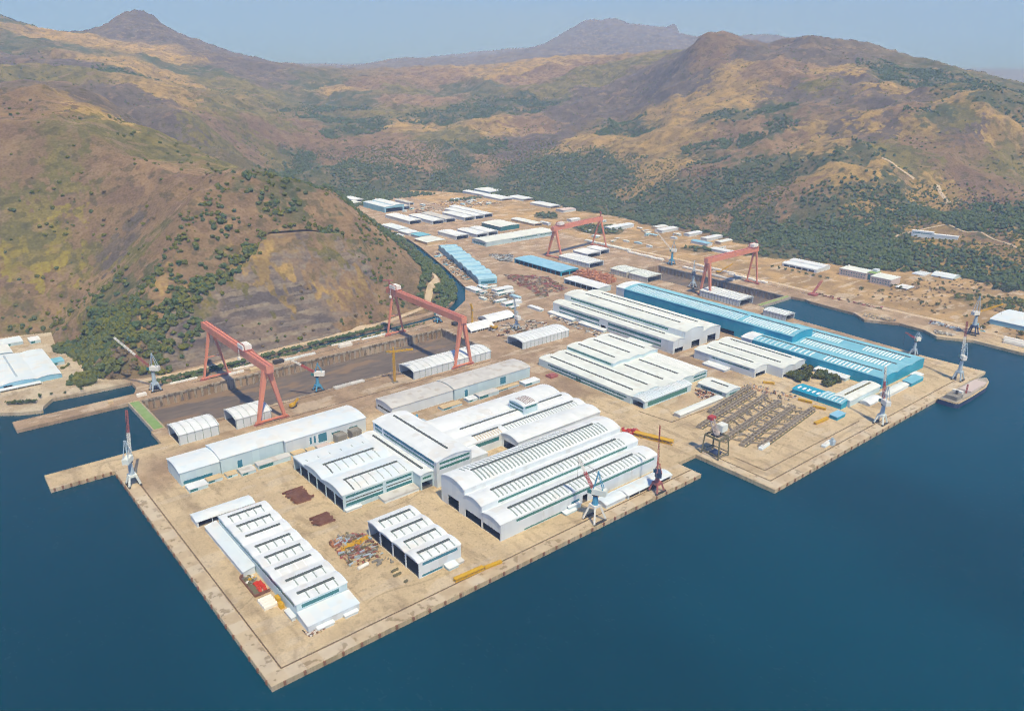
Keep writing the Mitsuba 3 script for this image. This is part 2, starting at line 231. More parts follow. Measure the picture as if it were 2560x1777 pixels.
def f_land(p, n, uv):
    x, y = p.x, p.y
    far = dr.clip((dr.sqrt(x * x + y * y) - 1200) / 4000, 0, 1)
    amp = 90 + 200 * far
    wx = x + (fbm(x / 70, y / 70, 1.0, octaves=4) - 0.5) * amp + (fbm(x / 11, y / 11, 3.0, octaves=3) - 0.5) * 95
    wy = y + (fbm(x / 70, y / 70, 9.0, octaves=4) - 0.5) * amp + (fbm(x / 11, y / 11, 5.0, octaves=3) - 0.5) * 95
    tot, col, col2, rock = mi.Float(1e-30), mi.Color3f(0), mi.Color3f(0), mi.Float(0)
    for k, pts in SITES.items():
        w = mi.Float(0)
        for sx, sy in pts:
            q = 1 / ((dr.square(wx - sx) + dr.square(wy - sy)) * 1e-4 + 0.03)
            q *= q; w += q * q
        tot += w
        col += mi.Color3f(COVER[k][0]) * w
        col2 += mi.Color3f(COVER[k][1]) * w
        if k == 'R': rock += w
    col, col2, rock = col / tot, col2 / tot, rock / tot
    c = mix(col, col2, smoothstep(0.35, 0.65, fbm(x / 26, y / 26, p.z / 26, octaves=4)))
    scrub = smoothstep(0.55, 0.68, fbm(x / 13 + 7, y / 13, p.z / 13, octaves=3)) * (1 - rock)
    c = mix(c, mi.Color3f(0.075, 0.075, 0.04), 0.5 * scrub)
    bare = smoothstep(0.60, 0.72, fbm(x / 34, y / 17, p.z / 30 + 3, octaves=3))
    c = mix(c, mi.Color3f(0.27, 0.185, 0.11), 0.5 * bare)
    strata = smoothstep(0.5, 0.62, fbm(x / 24, y / 24, p.z / 5, octaves=3))
    c = mix(c, mi.Color3f(0.25, 0.215, 0.175), rock * 0.6 * strata)
    ben = smoothstep(0.80, 0.92, dr.abs(((p.z + 9 * fbm(x / 75, y / 75, 3.0, octaves=3)) / 17.0 - dr.floor((p.z + 9 * fbm(x / 75, y / 75, 3.0, octaves=3)) / 17.0)) - 0.25) + 0.35 * fbm(x / 15, y / 15, 1.0, octaves=2) + 0.2)
    c = mix(c, mi.Color3f(0.30, 0.245, 0.17), rock * 0.55 * ben * smoothstep(0.33, 0.5, fbm(x / 30, y / 30, 12.0, octaves=3)))
    return c * (0.80 + 0.40 * noise(x / 2.5, y / 2.5, p.z / 2.5))
mat('hill_cover', mikit.proc(f_land), 0.95, 0.1)

I, J = np.meshgrid(np.arange(len(GX) - 1), np.arange(len(GY) - 1), indexing='ij')
idx = lambda i, j: i * len(GY) + j
quads = np.stack([idx(I, J), idx(I + 1, J), idx(I + 1, J + 1), idx(I, J + 1)], -1).reshape(-1, 4)
verts = np.stack([XX, YY, ZZ], -1).reshape(-1, 3)
cen = verts[quads].mean(1)
az = np.degrees(np.arctan2(cen[:, 1] - EYE[1], cen[:, 0] - EYE[0]))
quads = quads[(verts[quads][:, :, 2].max(1) > -4) & (az > 4) & (az < 96)]
used, inv = np.unique(quads, return_inverse=True)
scene['hills'] = mikit.ply((verts[used], inv.reshape(quads.shape)), 'hill_cover', smooth=True)
labels['hills'] = {'label': 'dry brown and green hills and mountains rising behind the shipyard', 'kind': 'structure'}

# ------------------------------------------------------------------ shape helpers
def extrude(poly, z0, z1):
    out = []
    for g in getattr(poly, 'geoms', [poly]):
        if g.is_empty or g.geom_type != 'Polygon' or g.area < 1e-6: continue
        m = trimesh.creation.extrude_polygon(g, z1 - z0, engine='earcut'); m.apply_translation([0, 0, z0]); out.append(m)
    return trimesh.util.concatenate(out)
def struct(key, mesh, bsdf, label, smooth=False):
    scene[key] = mikit.ply(mesh, bsdf, smooth=smooth)
    labels[key] = {'label': label, 'kind': 'structure'}
def seg(poly, step):
    return shapely.segmentize(poly, step)

# ------------------------------------------------------------------ ground, water, docks
struct('ground', extrude(LAND, -16, 0), 'yard', 'sandy concrete and dirt ground of the shipyard')
SEA_AREA = sg.box(-2500, -2500, 1900, 1100).difference(sg.box(59, 366, 447, 470)).difference(sg.box(866, 266, 950, 522))
sv, sf = trimesh.creation.triangulate_polygon(SEA_AREA, engine='earcut')
struct('sea', (np.column_stack([sv, np.full(len(sv), -3.6)]), sf), 'sea_water', 'deep blue sea around the shipyard quays')
struct('dock_floor', trimesh.creation.box(bounds=[[61, 371, -13], [444, 467, -11.5]]), 'dock_bed', 'dark muddy floor of the empty near dry dock')
struct('dock_floor_001', trimesh.creation.box(bounds=[[869, 266, -13], [947, 519, -11.5]]), 'dock_bed', 'floor of the empty far dry dock')
struct('seabed', trimesh.creation.box(bounds=[[-2500, -2500, -16.8], [1900, 1100, -16.2]]), 'dock_bed', 'sea bed under the water')

# haze
scene['air'] = {'type': 'homogeneous', 'sigma_t': {'type': 'rgb', 'value': [7.0e-5, 9.2e-5, 1.4e-4]}, 'albedo': {'type': 'rgb', 'value': [0.90, 0.95, 0.99]}}
scene['haze'] = {'type': 'cube', 'to_world': T().translate([3500, 3250, 500]).scale([6200, 5950, 518]), 'bsdf': {'type': 'null'}, 'interior': {'type': 'ref', 'id': 'air'}}
labels['haze'] = {'label': 'thin blue haze in the air over the bay and hills', 'kind': 'stuff'}

class MB:
    """collects triangles of one mesh"""
    def __init__(self): self.V, self.F, self.n = [], [], 0
    def add(self, V, F):
        V, F = np.asarray(V, float), np.asarray(F, int)
        if F.shape[1] == 4: F = np.vstack([F[:, [0, 1, 2]], F[:, [0, 2, 3]]])
        self.V.append(V); self.F.append(F + self.n); self.n += len(V)
        return self
    def hexa(self, P):
        """8 corners: bottom ring then top ring, counter-clockwise"""
        return self.add(P, [[3, 2, 1, 0], [4, 5, 6, 7], [0, 1, 5, 4], [1, 2, 6, 5], [2, 3, 7, 6], [3, 0, 4, 7]])
    def box(self, x0, x1, y0, y1, z0, z1):
        return self.hexa([(x0, y0, z0), (x1, y0, z0), (x1, y1, z0), (x0, y1, z0), (x0, y0, z1), (x1, y0, z1), (x1, y1, z1), (x0, y1, z1)])
    def beam(self, p, q, w, h=None, w2=None, h2=None):
        p, q = np.array(p, float), np.array(q, float)
        h = w if h is None else h; w2 = w if w2 is None else w2; h2 = h if h2 is None else h2
        d = (q - p) / np.linalg.norm(q - p)
        s = np.cross(d, [0, 0, 1.0]); s = np.array([1.0, 0, 0]) if np.linalg.norm(s) < 1e-3 else s / np.linalg.norm(s)
        u = np.cross(s, d)
        r = lambda c, a, b: [c - s * a / 2 - u * b / 2, c + s * a / 2 - u * b / 2, c + s * a / 2 + u * b / 2, c - s * a / 2 + u * b / 2]
        return self.hexa(r(p, w, h) + r(q, w2, h2))
    def cyl(self, p, q, r0, r1=None, n=8):
        p, q = np.array(p, float), np.array(q, float); r1 = r0 if r1 is None else r1
        d = (q - p) / np.linalg.norm(q - p)
        s = np.cross(d, [0, 0, 1.0]); s = np.array([1.0, 0, 0]) if np.linalg.norm(s) < 1e-3 else s / np.linalg.norm(s)
        u = np.cross(s, d); a = np.arange(n) * 2 * np.pi / n
        ring = np.cos(a)[:, None] * s + np.sin(a)[:, None] * u
        i = np.arange(n); j = (i + 1) % n
        F = np.vstack([np.stack([i, j, j + n], 1), np.stack([i, j + n, i + n], 1), np.stack([np.full(n, 2 * n), j, i], 1), np.stack([np.full(n, 2 * n + 1), i + n, j + n], 1)])
        return self.add(np.vstack([p + ring * r0, q + ring * r1, [p], [q]]), F)
    def panel(self, poly, f, t):
        """polygon in (s, z) made a panel t thick; f(s, z, k) gives the point"""
        for g in getattr(poly, 'geoms', [poly]):
            if g.geom_type != 'Polygon' or g.area < 1e-4: continue
            m = trimesh.creation.extrude_polygon(g, t, engine='earcut')
            v = np.asarray(m.vertices)
            self.add(f(v[:, 0], v[:, 1], v[:, 2]), m.faces)
        return self
    def lattice(self, p, q, w, bays, r):
        """an open square truss from p to q"""
        p, q = np.array(p, float), np.array(q, float)
        d = (q - p) / np.linalg.norm(q - p)
        s = np.cross(d, [0, 0, 1.0]); s = np.array([1.0, 0, 0]) if np.linalg.norm(s) < 1e-3 else s / np.linalg.norm(s)
        u = np.cross(s, d); c = [(-1, -1), (1, -1), (1, 1), (-1, 1)]
        at = lambda t, k: p + (q - p) * t + (s * c[k][0] + u * c[k][1]) * w / 2
        for k in range(4):
            self.beam(at(0, k), at(1, k), r)
            for b in range(bays):
                a0, a1 = (k, (k + 1) % 4) if b % 2 else ((k + 1) % 4, k)
                self.beam(at(b / bays, a0), at((b + 1) / bays, a1), r * 0.6)
        return self
    def mesh(self, xf=None):
        V = np.vstack(self.V)
        if xf is not None:
            c, s = math.cos(xf[2]), math.sin(xf[2])
            V = np.stack([xf[0] + V[:, 0] * c - V[:, 1] * s, xf[1] + V[:, 0] * s + V[:, 1] * c, V[:, 2]], 1)
        return V, np.vstack(self.F)

USED = {}
def numbered(k):
    n = USED.get(k, -1) + 1; USED[k] = n
    return k if n == 0 else f'{k}_{n:03d}'
def thing(name, label, cat, group=None):
    key = numbered(name); labels[key] = {'label': label, 'category': cat}
    if group: labels[key]['group'] = group
    return key
def part(key, name, mb, bsdf, label=None, smooth=False, xf=None, kind=None):
    k = numbered(f'{key}__{name}')
    scene[k] = mikit.ply(mb.mesh(xf) if isinstance(mb, MB) else mb, bsdf, smooth=smooth)
    if label or kind: labels[k] = {**({'label': label} if label else {}), **({'kind': kind} if kind else {})}
    return k
def single(name, label, cat, mb, bsdf, group=None, smooth=False, xf=None):
    key = thing(name, label, cat, group)
    scene[key] = mikit.ply(mb.mesh(xf) if isinstance(mb, MB) else mb, bsdf, smooth=smooth)
    return key

def hall(name, label, ax, a0, a1, bays, wall='white_wall', roof='white_roof', opens=None, wins=None, vents=(), strips=(), key=None, cat='industrial hall',
         z0=0.0, xf=None, pre='', group=None, over=0.7, vent_mat='dark_vent', ribs=None):
    """A hall of parallel vaults. ax: the way the ridges run; bays: (b0, b1, eave, rise) across it. Faces: A0/A1 gables, B0/B1 eaves sides, S1.. steps between bays.
    opens: face -> [(s0, s1, z0, z1)] real openings; wins: face -> [(s0, s1, z0, z1, glass)]; vents: (bay, a, a); strips: (bay, n, a, a, width, f0, f1, material)."""
    key = key or thing(name, label, cat, group)
    opens, wins = opens or {}, wins or {}
    W = (lambda a, b, z: np.stack(np.broadcast_arrays(a, b, z), -1).astype(float)) if ax == 'x' else (lambda a, b, z: np.stack(np.broadcast_arrays(b, a, z), -1).astype(float))
    flip = ax == 'y'
    bays = [(*q[:3], q[3] * 0.66) for q in bays]
    arc = lambda bay, b: bay[2] + bay[3] * (1 - ((b - (bay[0] + bay[1]) / 2) / ((bay[1] - bay[0]) / 2)) ** 2)
    def shell(bay, s0, s1, f0, f1, up, th, nseg=8, ov=0.0):
        b = bay[0] - ov + (bay[1] - bay[0] + 2 * ov) * (f0 + (f1 - f0) * np.linspace(0, 1, nseg + 1))
        z = arc(bay, np.clip(b, bay[0], bay[1])) - np.where((b < bay[0]) | (b > bay[1]), 0.12, 0) + up
        n = nseg + 1
        P = np.vstack([W(s0, b, z), W(s1, b, z), W(s0, b, z - th), W(s1, b, z - th)])
        F = []
        for i in range(nseg):
            F += [[i, n + i, n + i + 1, i + 1], [2 * n + i, 2 * n + i + 1, 3 * n + i + 1, 3 * n + i], [i, i + 1, 2 * n + i + 1, 2 * n + i], [n + i, 3 * n + i, 3 * n + i + 1, n + i + 1]]
        F += [[0, 2 * n, 3 * n, n], [nseg, n + nseg, 3 * n + nseg, 2 * n + nseg]]
        F = np.array(F)
        return P, (F[:, ::-1] if not flip else F)
    walls = MB()
    def face(poly, fn, holes, panes):
        holes_all = [sg.box(h[0], h[2], h[1], h[3]) for h in holes] + [sg.box(h[0], h[2], h[1], h[3]) for h in panes]
        q = poly.difference(shapely.union_all(holes_all)) if holes_all else poly
        walls.panel(q, fn, 0.5)
        for s_0, s_1, za, zb, g in panes:
            w = MB(); w.panel(sg.box(s_0, za, s_1, zb).intersection(poly), lambda s, z, k: fn(s, z, 0.16 + k), 0.12)
            if w.n: part(key, pre + 'window', w, g, xf=xf)
    gable = []
    for bay in bays:
        b = np.linspace(bay[0], bay[1], 11)
        gable.append(sg.Polygon([(bay[0], z0)] + [(x, arc(bay, x) - 0.25) for x in b] + [(bay[1], z0)]))
    gable = shapely.union_all([g.buffer(0.005) for g in gable])
    face(gable, lambda s, z, k: W(a0 + k, s, z), opens.get('A0', []), wins.get('A0', []))
    face(gable, lambda s, z, k: W(a1 - k, s, z), opens.get('A1', []), wins.get('A1', []))
    inner = (a0 + 0.51, a1 - 0.51)
    face(sg.box(inner[0], z0, inner[1], bays[0][2] - 0.25), lambda s, z, k: W(s, bays[0][0] + k, z), opens.get('B0', []), wins.get('B0', []))
    face(sg.box(inner[0], z0, inner[1], bays[-1][2] - 0.25), lambda s, z, k: W(s, bays[-1][1] - k, z), opens.get('B1', []), wins.get('B1', []))
    for i in range(len(bays) - 1):
        lo, hi = sorted((bays[i][2], bays[i + 1][2]))
        if hi - lo > 0.5:
            sgn = 1 if bays[i + 1][2] > bays[i][2] else -1
            face(sg.box(inner[0], lo - 1.0, inner[1], hi - 0.25), (lambda s, z, k, b=bays[i][1], sg_=sgn: W(s, b + sg_ * k, z)), [], wins.get(f'S{i + 1}', []))
    part(key, pre + 'wall', walls, wall, xf=xf)
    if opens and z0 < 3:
        m = MB(); e = 0.6; m.hexa([W(a, b, z) for z in (z0 + 0.01, z0 + 0.06) for a, b in ((a0 + e, bays[0][0] + e), (a1 - e, bays[0][0] + e), (a1 - e, bays[-1][1] - e), (a0 + e, bays[-1][1] - e))]); part(key, pre + 'floor', m, 'shade_toned_floor', xf=xf)  # dark sheet added over the sand, painting in the shade behind the openings
    for bay in bays:
        m = MB(); m.add(*shell(bay, a0 - over, a1 + over, 0, 1, 0.12, 0.35, 10, over if len(bays) == 1 else 0.0))
        part(key, pre + 'roof', m, roof, xf=xf)
    for i, v0, v1 in vents:
        bm = (bays[i][0] + bays[i][1]) / 2; zt = bays[i][2] + bays[i][3]
        m = MB(); P = [W(a, b, z) for z in (zt - 0.2, zt + 0.75) for a, b in ((v0, bm - 0.95), (v1, bm - 0.95), (v1, bm + 0.95), (v0, bm + 0.95))]
        m.hexa(P); part(key, pre + 'ridge_vent', m, vent_mat, xf=xf)
    for i, n, s0, s1, w, f0, f1, mt in strips:
        for k in range(n):
            a = s0 + (s1 - s0) * (k / max(n - 1, 1))
            m = MB(); m.add(*shell(bays[i], a - w / 2, a + w / 2, f0, f1, 0.28, 0.2, 3)); part(key, pre + 'skylight', m, mt, xf=xf)
    if ribs:
        n, mt, w = ribs
        for k in range(n):
            a = a0 + 0.4 + (a1 - a0 - 0.8) * k / (n - 1)
            for bay in bays:
                m = MB(); m.add(*shell(bay, a - w / 2, a + w / 2, 0, 1, 0.3, 0.2, 6, over))
                for b, o in ((bays[0][0], -0.12), (bays[-1][1], 0.12)):
                    m.hexa([W(x, y, z) for z in (z0, bays[0][2] - 0.1) for x, y in ((a - w / 2, b - 0.1 + o), (a + w / 2, b - 0.1 + o), (a + w / 2, b + 0.1 + o), (a - w / 2, b + 0.1 + o))])
                part(key, pre + 'rib', m, mt, xf=xf)
    return key

def annex(key, x0, x1, y0, y1, zlo, zhi, hi='y1', wall='white_wall', roof='ice_roof', name='annex', open_front=False, xf=None):
    """a lean-to with a pent roof, high on the side hi"""
    w = MB()
    zc = {'y1': (zlo, zlo, zhi, zhi), 'y0': (zhi, zhi, zlo, zlo), 'x1': (zlo, zhi, zhi, zlo), 'x0': (zhi, zlo, zlo, zhi), 'flat': (zhi,) * 4}[hi]
    c = [(x0, y0), (x1, y0), (x1, y1), (x0, y1)]
    i = 0.5
    ci = [(x0 + i, y0 + i), (x1 - i, y0 + i), (x1 - i, y1 - i), (x0 + i, y1 - i)]
    if open_front:
        for t in np.linspace(0, 1, 6):
            for p, q in ((ci[0], ci[1]), (ci[3], ci[2])):
                x, y = p[0] + (q[0] - p[0]) * t, p[1] + (q[1] - p[1]) * t
                w.box(x - 0.25, x + 0.25, y - 0.25, y + 0.25, 0, zlo)
    else:
        w.hexa([(*p, 0) for p in ci] + [(*p, z - 0.3) for p, z in zip(ci, zc)])
    part(key, name + '_wall', w, wall, xf=xf)
    r = MB(); r.hexa([(*p, z - 0.25) for p, z in zip(c, zc)] + [(*p, z + 0.05) for p, z in zip(c, zc)])
    part(key, name + '_roof', r, roof, xf=xf)

# ------------------------------------------------------------------ quay edges, dock walls
def strip_along(pts, w, z, left=True):
    """a flat band w wide along a polyline, on its left"""
    line = sg.LineString(pts); return line.buffer(w if left else -w, single_sided=True, join_style='mitre', cap_style='flat')
struct('apron', extrude(shapely.union_all([strip_along([(0, 322), (0, 0), (389, 0)][::1], 9.5, 0, True), strip_along([(416, 25), (415.8, -55), (846.5, -56.6)], 9, 0, True)]).intersection(LAND.buffer(-0.4)), -0.02, 0.05), 'apron_concrete', 'pale worn concrete apron along the quay edge')
for pts in ([(10.5, 318), (10.5, 10.5), (388, 10.5)], [(21.5, 300), (21.5, 300.1)], [(425.5, 24), (425.5, -44.5), (790, -46)], [(438, 0), (438, -31), (600, -32)], [(130, 331), (420, 331)], [(120, 482.5), (436, 482.5)],
            [(446.5, 122), (452, 84), (536, 80.5)], [(62, 368), (300, 366)], [(838, 268), (838, 690)], [(985, 250), (985, 700)]):
    m = MB()
    for a, b in zip(pts[:-1], pts[1:]):
        if np.hypot(b[0] - a[0], b[1] - a[1]) < 1: continue
        m.beam((*a, 0.06), (*b, 0.06), 0.8, 0.3)
    if m.n: k = numbered('ground__crane_rail'); scene[k] = mikit.ply(m.mesh(), 'rail_steel')
m = MB()
for x in np.arange(66, 443, 7.2):
    m.box(x, x + 2.6, 465.2, 466.6, -11.6, -1.5)
m.box(62.2, 443, 464.9, 466.5, -1.6, 0.35); m.box(441.6, 443.4, 373, 466, -1.6, 0.35); m.box(64, 443, 371.6, 372.6, -0.6, 0.3)
k = numbered('dock_wall'); scene[k] = mikit.ply(m.mesh(), 'stained_concrete'); labels[k] = {'label': 'stained concrete wall with piers along the near dry dock', 'kind': 'structure'}
m = MB(); m.box(61.6, 443.2, 466.05, 466.5, -11.6, -1.55); m.box(442.9, 443.3, 373, 465, -11.6, -1.55)
k = numbered('dock_wall'); scene[k] = mikit.ply(m.mesh(), 'concrete'); labels[k] = {'label': 'pale concrete back of the near dry dock wall', 'kind': 'structure'}
m = MB()
for y in np.arange(270, 516, 8): m.box(945.2, 946.3, y, y + 2.5, -11.6, -1.5)
m.box(944.8, 946.4, 268, 518, -1.6, 0.4)
k = numbered('dock_wall'); scene[k] = mikit.ply(m.mesh(), 'grey_concrete'); labels[k] = {'label': 'dark concrete wall of the far dry dock', 'kind': 'structure'}

for g, (x0, x1, y0, y1) in enumerate(((50, 61.5, 383, 467), (869, 949, 259.5, 267))):
    key = thing('dock_gate', ('floating dock gate with a green deck closing the near dry dock', 'floating dock gate with a pale green deck closing the far dry dock')[g], 'dock gate')
    m = MB(); m.box(x0, x1, y0, y1, -12, 0.4); part(key, 'hull', m, 'concrete')
    i = 1.6; m = MB(); m.box(x0 + i, x1 - i, y0 + i, y1 - i, 0.38, 0.7); part(key, 'deck', m, 'green_deck')
    m = MB()
    for a, b, c, d in ((x0 + .3, x1 - .3, y0 + .3, y0 + .7), (x0 + .3, x1 - .3, y1 - .7, y1 - .3), (x0 + .3, x0 + .7, y0 + .7, y1 - .7), (x1 - .7, x1 - .3, y0 + .7, y1 - .7)): m.box(a, b, c, d, 0.4, 1.1)
    part(key, 'coaming', m, 'tan_box')

fend = MB(); fend.box(-0.7, 0.7, -0.9, 0.25, -2.4, 0.15)
FP = mikit.ply(fend.mesh(), 'fender_rust')
def fender_row(p, q, n, rot, where):
    for t in np.linspace(0.02, 0.98, n):
        x, y = p[0] + (q[0] - p[0]) * t, p[1] + (q[1] - p[1]) * t
        key = thing('fender', f'rust brown fender block on the {where}', 'fender', f'fenders on the {where}')
        scene[key] = {**FP, 'to_world': T().translate([x, y, 0]).rotate([0, 0, 1], rot)}
fender_row((0, 0), (0, 320), 26, -90, 'long left quay edge')
fender_row((0, 0), (388, 0), 31, 0, 'front quay edge')
fender_row((416, -55.5), (700, -56.4), 24, 0, 'front edge of the right pier')
fender_row((-47, 323), (-2, 323), 8, 0, 'jetty at the left corner')

# ------------------------------------------------------------------ the near halls
def door_row(y0, y1, n, gap, z1): return [(y0 + (y1 - y0) * i / n + gap / 2, y0 + (y1 - y0) * (i + 1) / n - gap / 2, 0.0, z1) for i in range(n)]
bays8 = [(43 + 16.6 * i, 43 + 16.6 * (i + 1), 12, 1.9) for i in range(8)]
k = hall('workshop_hall', 'long white hall of eight low vaults nearest the quay corner', 'x', 36.5, 72, bays8, wall='pale_blue_wall',
         wins={'A0': [(47, 174, 7.6, 10.2, 'teal_glass')], 'B0': [(40, 66, 7.9, 10.6, 'teal_glass')]},
         vents=[(i, 41, 67) for i in range(8)], strips=[(i, 5, 42, 66, 0.8, 0.04, 0.46, 'pale_strip' if i % 3 == 2 else 'grey_strip') for i in range(2, 8)] + [(i, 4, 46, 66, 0.8, 0.04, 0.46, 'grey_strip') for i in range(2)])
annex(k, 36, 72.5, 27.5, 42.6, 5.2, 7.0, 'y1')
annex(k, 27, 36.2, 107, 181, 4.6, 6.2, 'x1')
annex(k, 32.8, 36.2, 44, 55, 2.6, 3.2, 'x1', roof='white_roof')
annex(k, 41, 53, 24.5, 27.6, 2.2, 2.7, 'y1', roof='white_roof'); annex(k, 60, 70, 24.8, 27.6, 2.2, 2.6, 'y1', roof='white_roof')
hall('barrel_shelter', 'long white barrel roofed shelter with a dark open side behind the eight-vault hall', 'x', 24.5, 69.5, [(189.5, 203, 5, 2.6)], opens={'B0': door_row(25.5, 68.5, 4, 0.6, 4.2)}, roof='ice_roof', cat='shelter')

bays4 = [(30.5 + 17 * i, 30.5 + 17 * (i + 1), 12.6, 2.2) for i in range(4)]
k = hall('workshop_hall', 'small white hall of four vaults with four dark doorways beside the scrap yard', 'x', 119.5, 155, bays4, wall='white_wall',
         opens={'A0': [(b[0] + 0.7, b[1] - 0.7, 0, 11.4) for b in bays4]}, wins={'B0': [(122.5, 152, 9.2, 11.6, 'blue_glass'), (122, 139, 0.4, 2.2, 'blue_glass')]},
         vents=[(i, 124, 151) for i in range(4)], strips=[(i, 5, 124.3, 150.5, 0.9, 0.04, 0.47, 'grey_strip') for i in range(4)] + [(3, 3, 126, 144, 0.6, 0.60, 0.66, 'grey_strip')])
annex(k, 139.8, 149, 24, 30.6, 2.2, 3.0, 'y1', wall='pale_blue_wall'); annex(k, 149.2, 155, 26, 30.6, 1.8, 2.2, 'y1', roof='grey_roof')

b2 = [(139.5, 173, 14.6, 4.4), (173, 206, 14.6, 4.4), (206, 228, 13.0, 1.2)]
cols = np.array([139.5, 154, 169, 185, 200, 215, 228])
k = hall('workshop_hall', 'white two-vault hall with a row of dark doorways and green glass bands', 'x', 121, 186, b2, wall='pale_blue_wall',
         opens={'A0': [(a + 0.6, b - 0.6, 0, 10.8) for a, b in zip(cols[:-1], cols[1:])]},
         wins={'B0': [(x0, x1, za, zb, g) for x0, x1 in ((123.5, 157), (160, 184.5)) for za, zb, g in ((10.8, 13.0, 'teal_glass'), (7.6, 8.7, 'dark_vent'), (3.6, 6.4, 'teal_glass'))]},
         vents=[(0, 131, 181), (1, 130, 178)], strips=[(0, 7, 138, 181, 0.6, 0.05, 0.46, 'grey_strip'), (0, 1, 132, 132, 1.2, 0.05, 0.47, 'dark_vent'), (1, 6, 139, 176, 0.7, 0.08, 0.46, 'grey_strip'), (1, 1, 131.5, 131.5, 1.2, 0.08, 0.47, 'dark_vent'), (2, 6, 126, 180, 0.8, 0.2, 0.35, 'grey_strip')], roof='ice_roof')
annex(k, 152, 185.5, 129.5, 139.6, 2.8, 3.4, 'y1', roof='grey_roof'); annex(k, 121.5, 136, 136.4, 139.6, 2.0, 2.4, 'y1', roof='white_roof')

k = hall('tall_hall', 'tall white cross hall with blue glass bands standing above its neighbours', 'y', 124, 226, [(199.2, 235, 24, 4.2)], wall='white_wall',
         wins={'B0': [(128, 208, 20.2, 23.0, 'blue_glass'), (128, 208, 16.4, 19.0, 'teal_glass'), (211, 223, 20.2, 23.0, 'blue_glass'), (211, 223, 16.4, 19.0, 'teal_glass')],
               'A0': [(202, 233, 20.4, 22.6, 'green_band'), (202, 233, 16.0, 18.4, 'green_band')]}, vents=[(0, 134, 219)])
hall('strip_hall', 'low white hall running along the foot of the tall cross hall', 'y', 129, 226, [(186.3, 199, 14.2, 1.5)], wall='pale_blue_wall', opens={'A0': [(187.6, 198, 0, 7)]}, wins={'A0': [(188.5, 197, 9.4, 11.4, 'green_band')]}, vents=[(0, 136, 216)])

b6 = [(30.2, 53, 14.0, 3.8), (53, 74.6, 19.0, 4.2), (74.6, 106, 23.4, 6.0)]
k = hall('great_hall', 'largest white hall of three stepped vaults with striped skylights on the front quay', 'x', 191, 366, b6, wall='white_wall',
         opens={'A0': [(31.2, 52, 0, 6.4), (54, 73.8, 0, 7.2), (82.5, 97, 0, 9.6)], 'B0': [(275.5, 281, 0, 7.4)]},
         wins={'B0': [(206, 362, 10.6, 12.9, 'green_band'), (214, 262, 0.3, 1.7, 'green_band'), (263, 272, 2.4, 6.4, 'blue_glass')], 'S1': [(207, 352, 15.9, 18.0, 'green_band')]},
         vents=[(0, 207, 346), (1, 208, 348), (2, 209, 346)],
         strips=[(0, 34, 208, 352, 1.25, 0.05, 0.46, 'grey_strip'), (1, 34, 209, 350, 1.25, 0.06, 0.46, 'grey_strip'), (2, 38, 210, 351, 1.5, 0.06, 0.47, 'grey_strip'), (2, 30, 205, 318, 1.1, 0.58, 0.84, 'grey_strip')])
k2 = hall('quay_shelter', 'short white barrel shelter against the front of the largest hall', 'x', 284.5, 307, [(12.5, 24, 3.6, 2.2)], roof='ice_roof', cat='shelter')
hall('quay_shelter', 'long white barrel shelter against the front of the largest hall near the red crane', 'x', 309, 363.5, [(11.5, 24, 3.6, 2.4)], roof='ice_roof', opens={'B0': door_row(310, 362, 4, 0.8, 2.8)}, cat='shelter')
for x0, x1, y0, y1, z in ((252, 265, 24.5, 29.8, 2.2), (258, 272, 24.8, 29.8, 4.4)):
    annex(k, x0, x1, y0 + (z > 3) * 2.5, y1, z - 0.4, z, 'y1', wall='pale_blue_wall', roof='white_roof')

b7 = [(150, 168, 12.6, 3.0), (168, 187, 12.6, 3.2), (187, 217, 12.0, 4.4)]
k = hall('middle_hall', 'white hall of several vaults with a small glazed tower on its roof', 'x', 236, 397, b7, wall='white_wall',
         wins={'B0': [(238, 286, 7.0, 10.8, 'teal_glass')]}, vents=[(0, 262, 292), (1, 262, 390), (1, 262, 264), (0, 297, 388)],
         strips=[(0, 10, 263, 290, 0.9, 0.06, 0.46, 'tan_box'), (0, 26, 298, 388, 0.8, 0.06, 0.46, 'grey_strip'), (1, 30, 266, 388, 0.8, 0.06, 0.46, 'pale_strip'), (2, 12, 300, 394, 0.7, 0.1, 0.2, 'pale_strip')])
hall('', '', 'x', 289, 394, [(126.5, 150, 13.2, 4.0)], key=k, pre='front_', wall='white_wall', opens={'A0': [(129, 147, 0, 8)]})
hall('', '', 'x', 331, 349, [(168, 190, 21.5, 2.6)], key=k, pre='tower_', z0=13, wall='pale_blue_wall',
     wins={'A0': [(169, 189, 18.2, 20.4, 'teal_glass'), (169, 189, 14.8, 16.6, 'teal_glass')], 'B0': [(333, 347.5, 18.2, 20.4, 'green_band')]}, strips=[(0, 6, 336, 347, 0.9, 0.1, 0.85, 'rust_steel')])
annex(k, 235.5, 258, 130, 150, 11.2, 11.8, 'x0', roof='white_roof')
m = MB(); m.box(236, 246, 217.5, 226, 0, 15); m.box(246, 252, 218, 224, 0, 12); part(k, 'duct_house', m, 'pale_steel')
m = MB()
for x in (238, 241, 244): m.cyl((x, 222, 15), (x, 222, 19), 1.1)
part(k, 'duct', m, 'blue_steel')

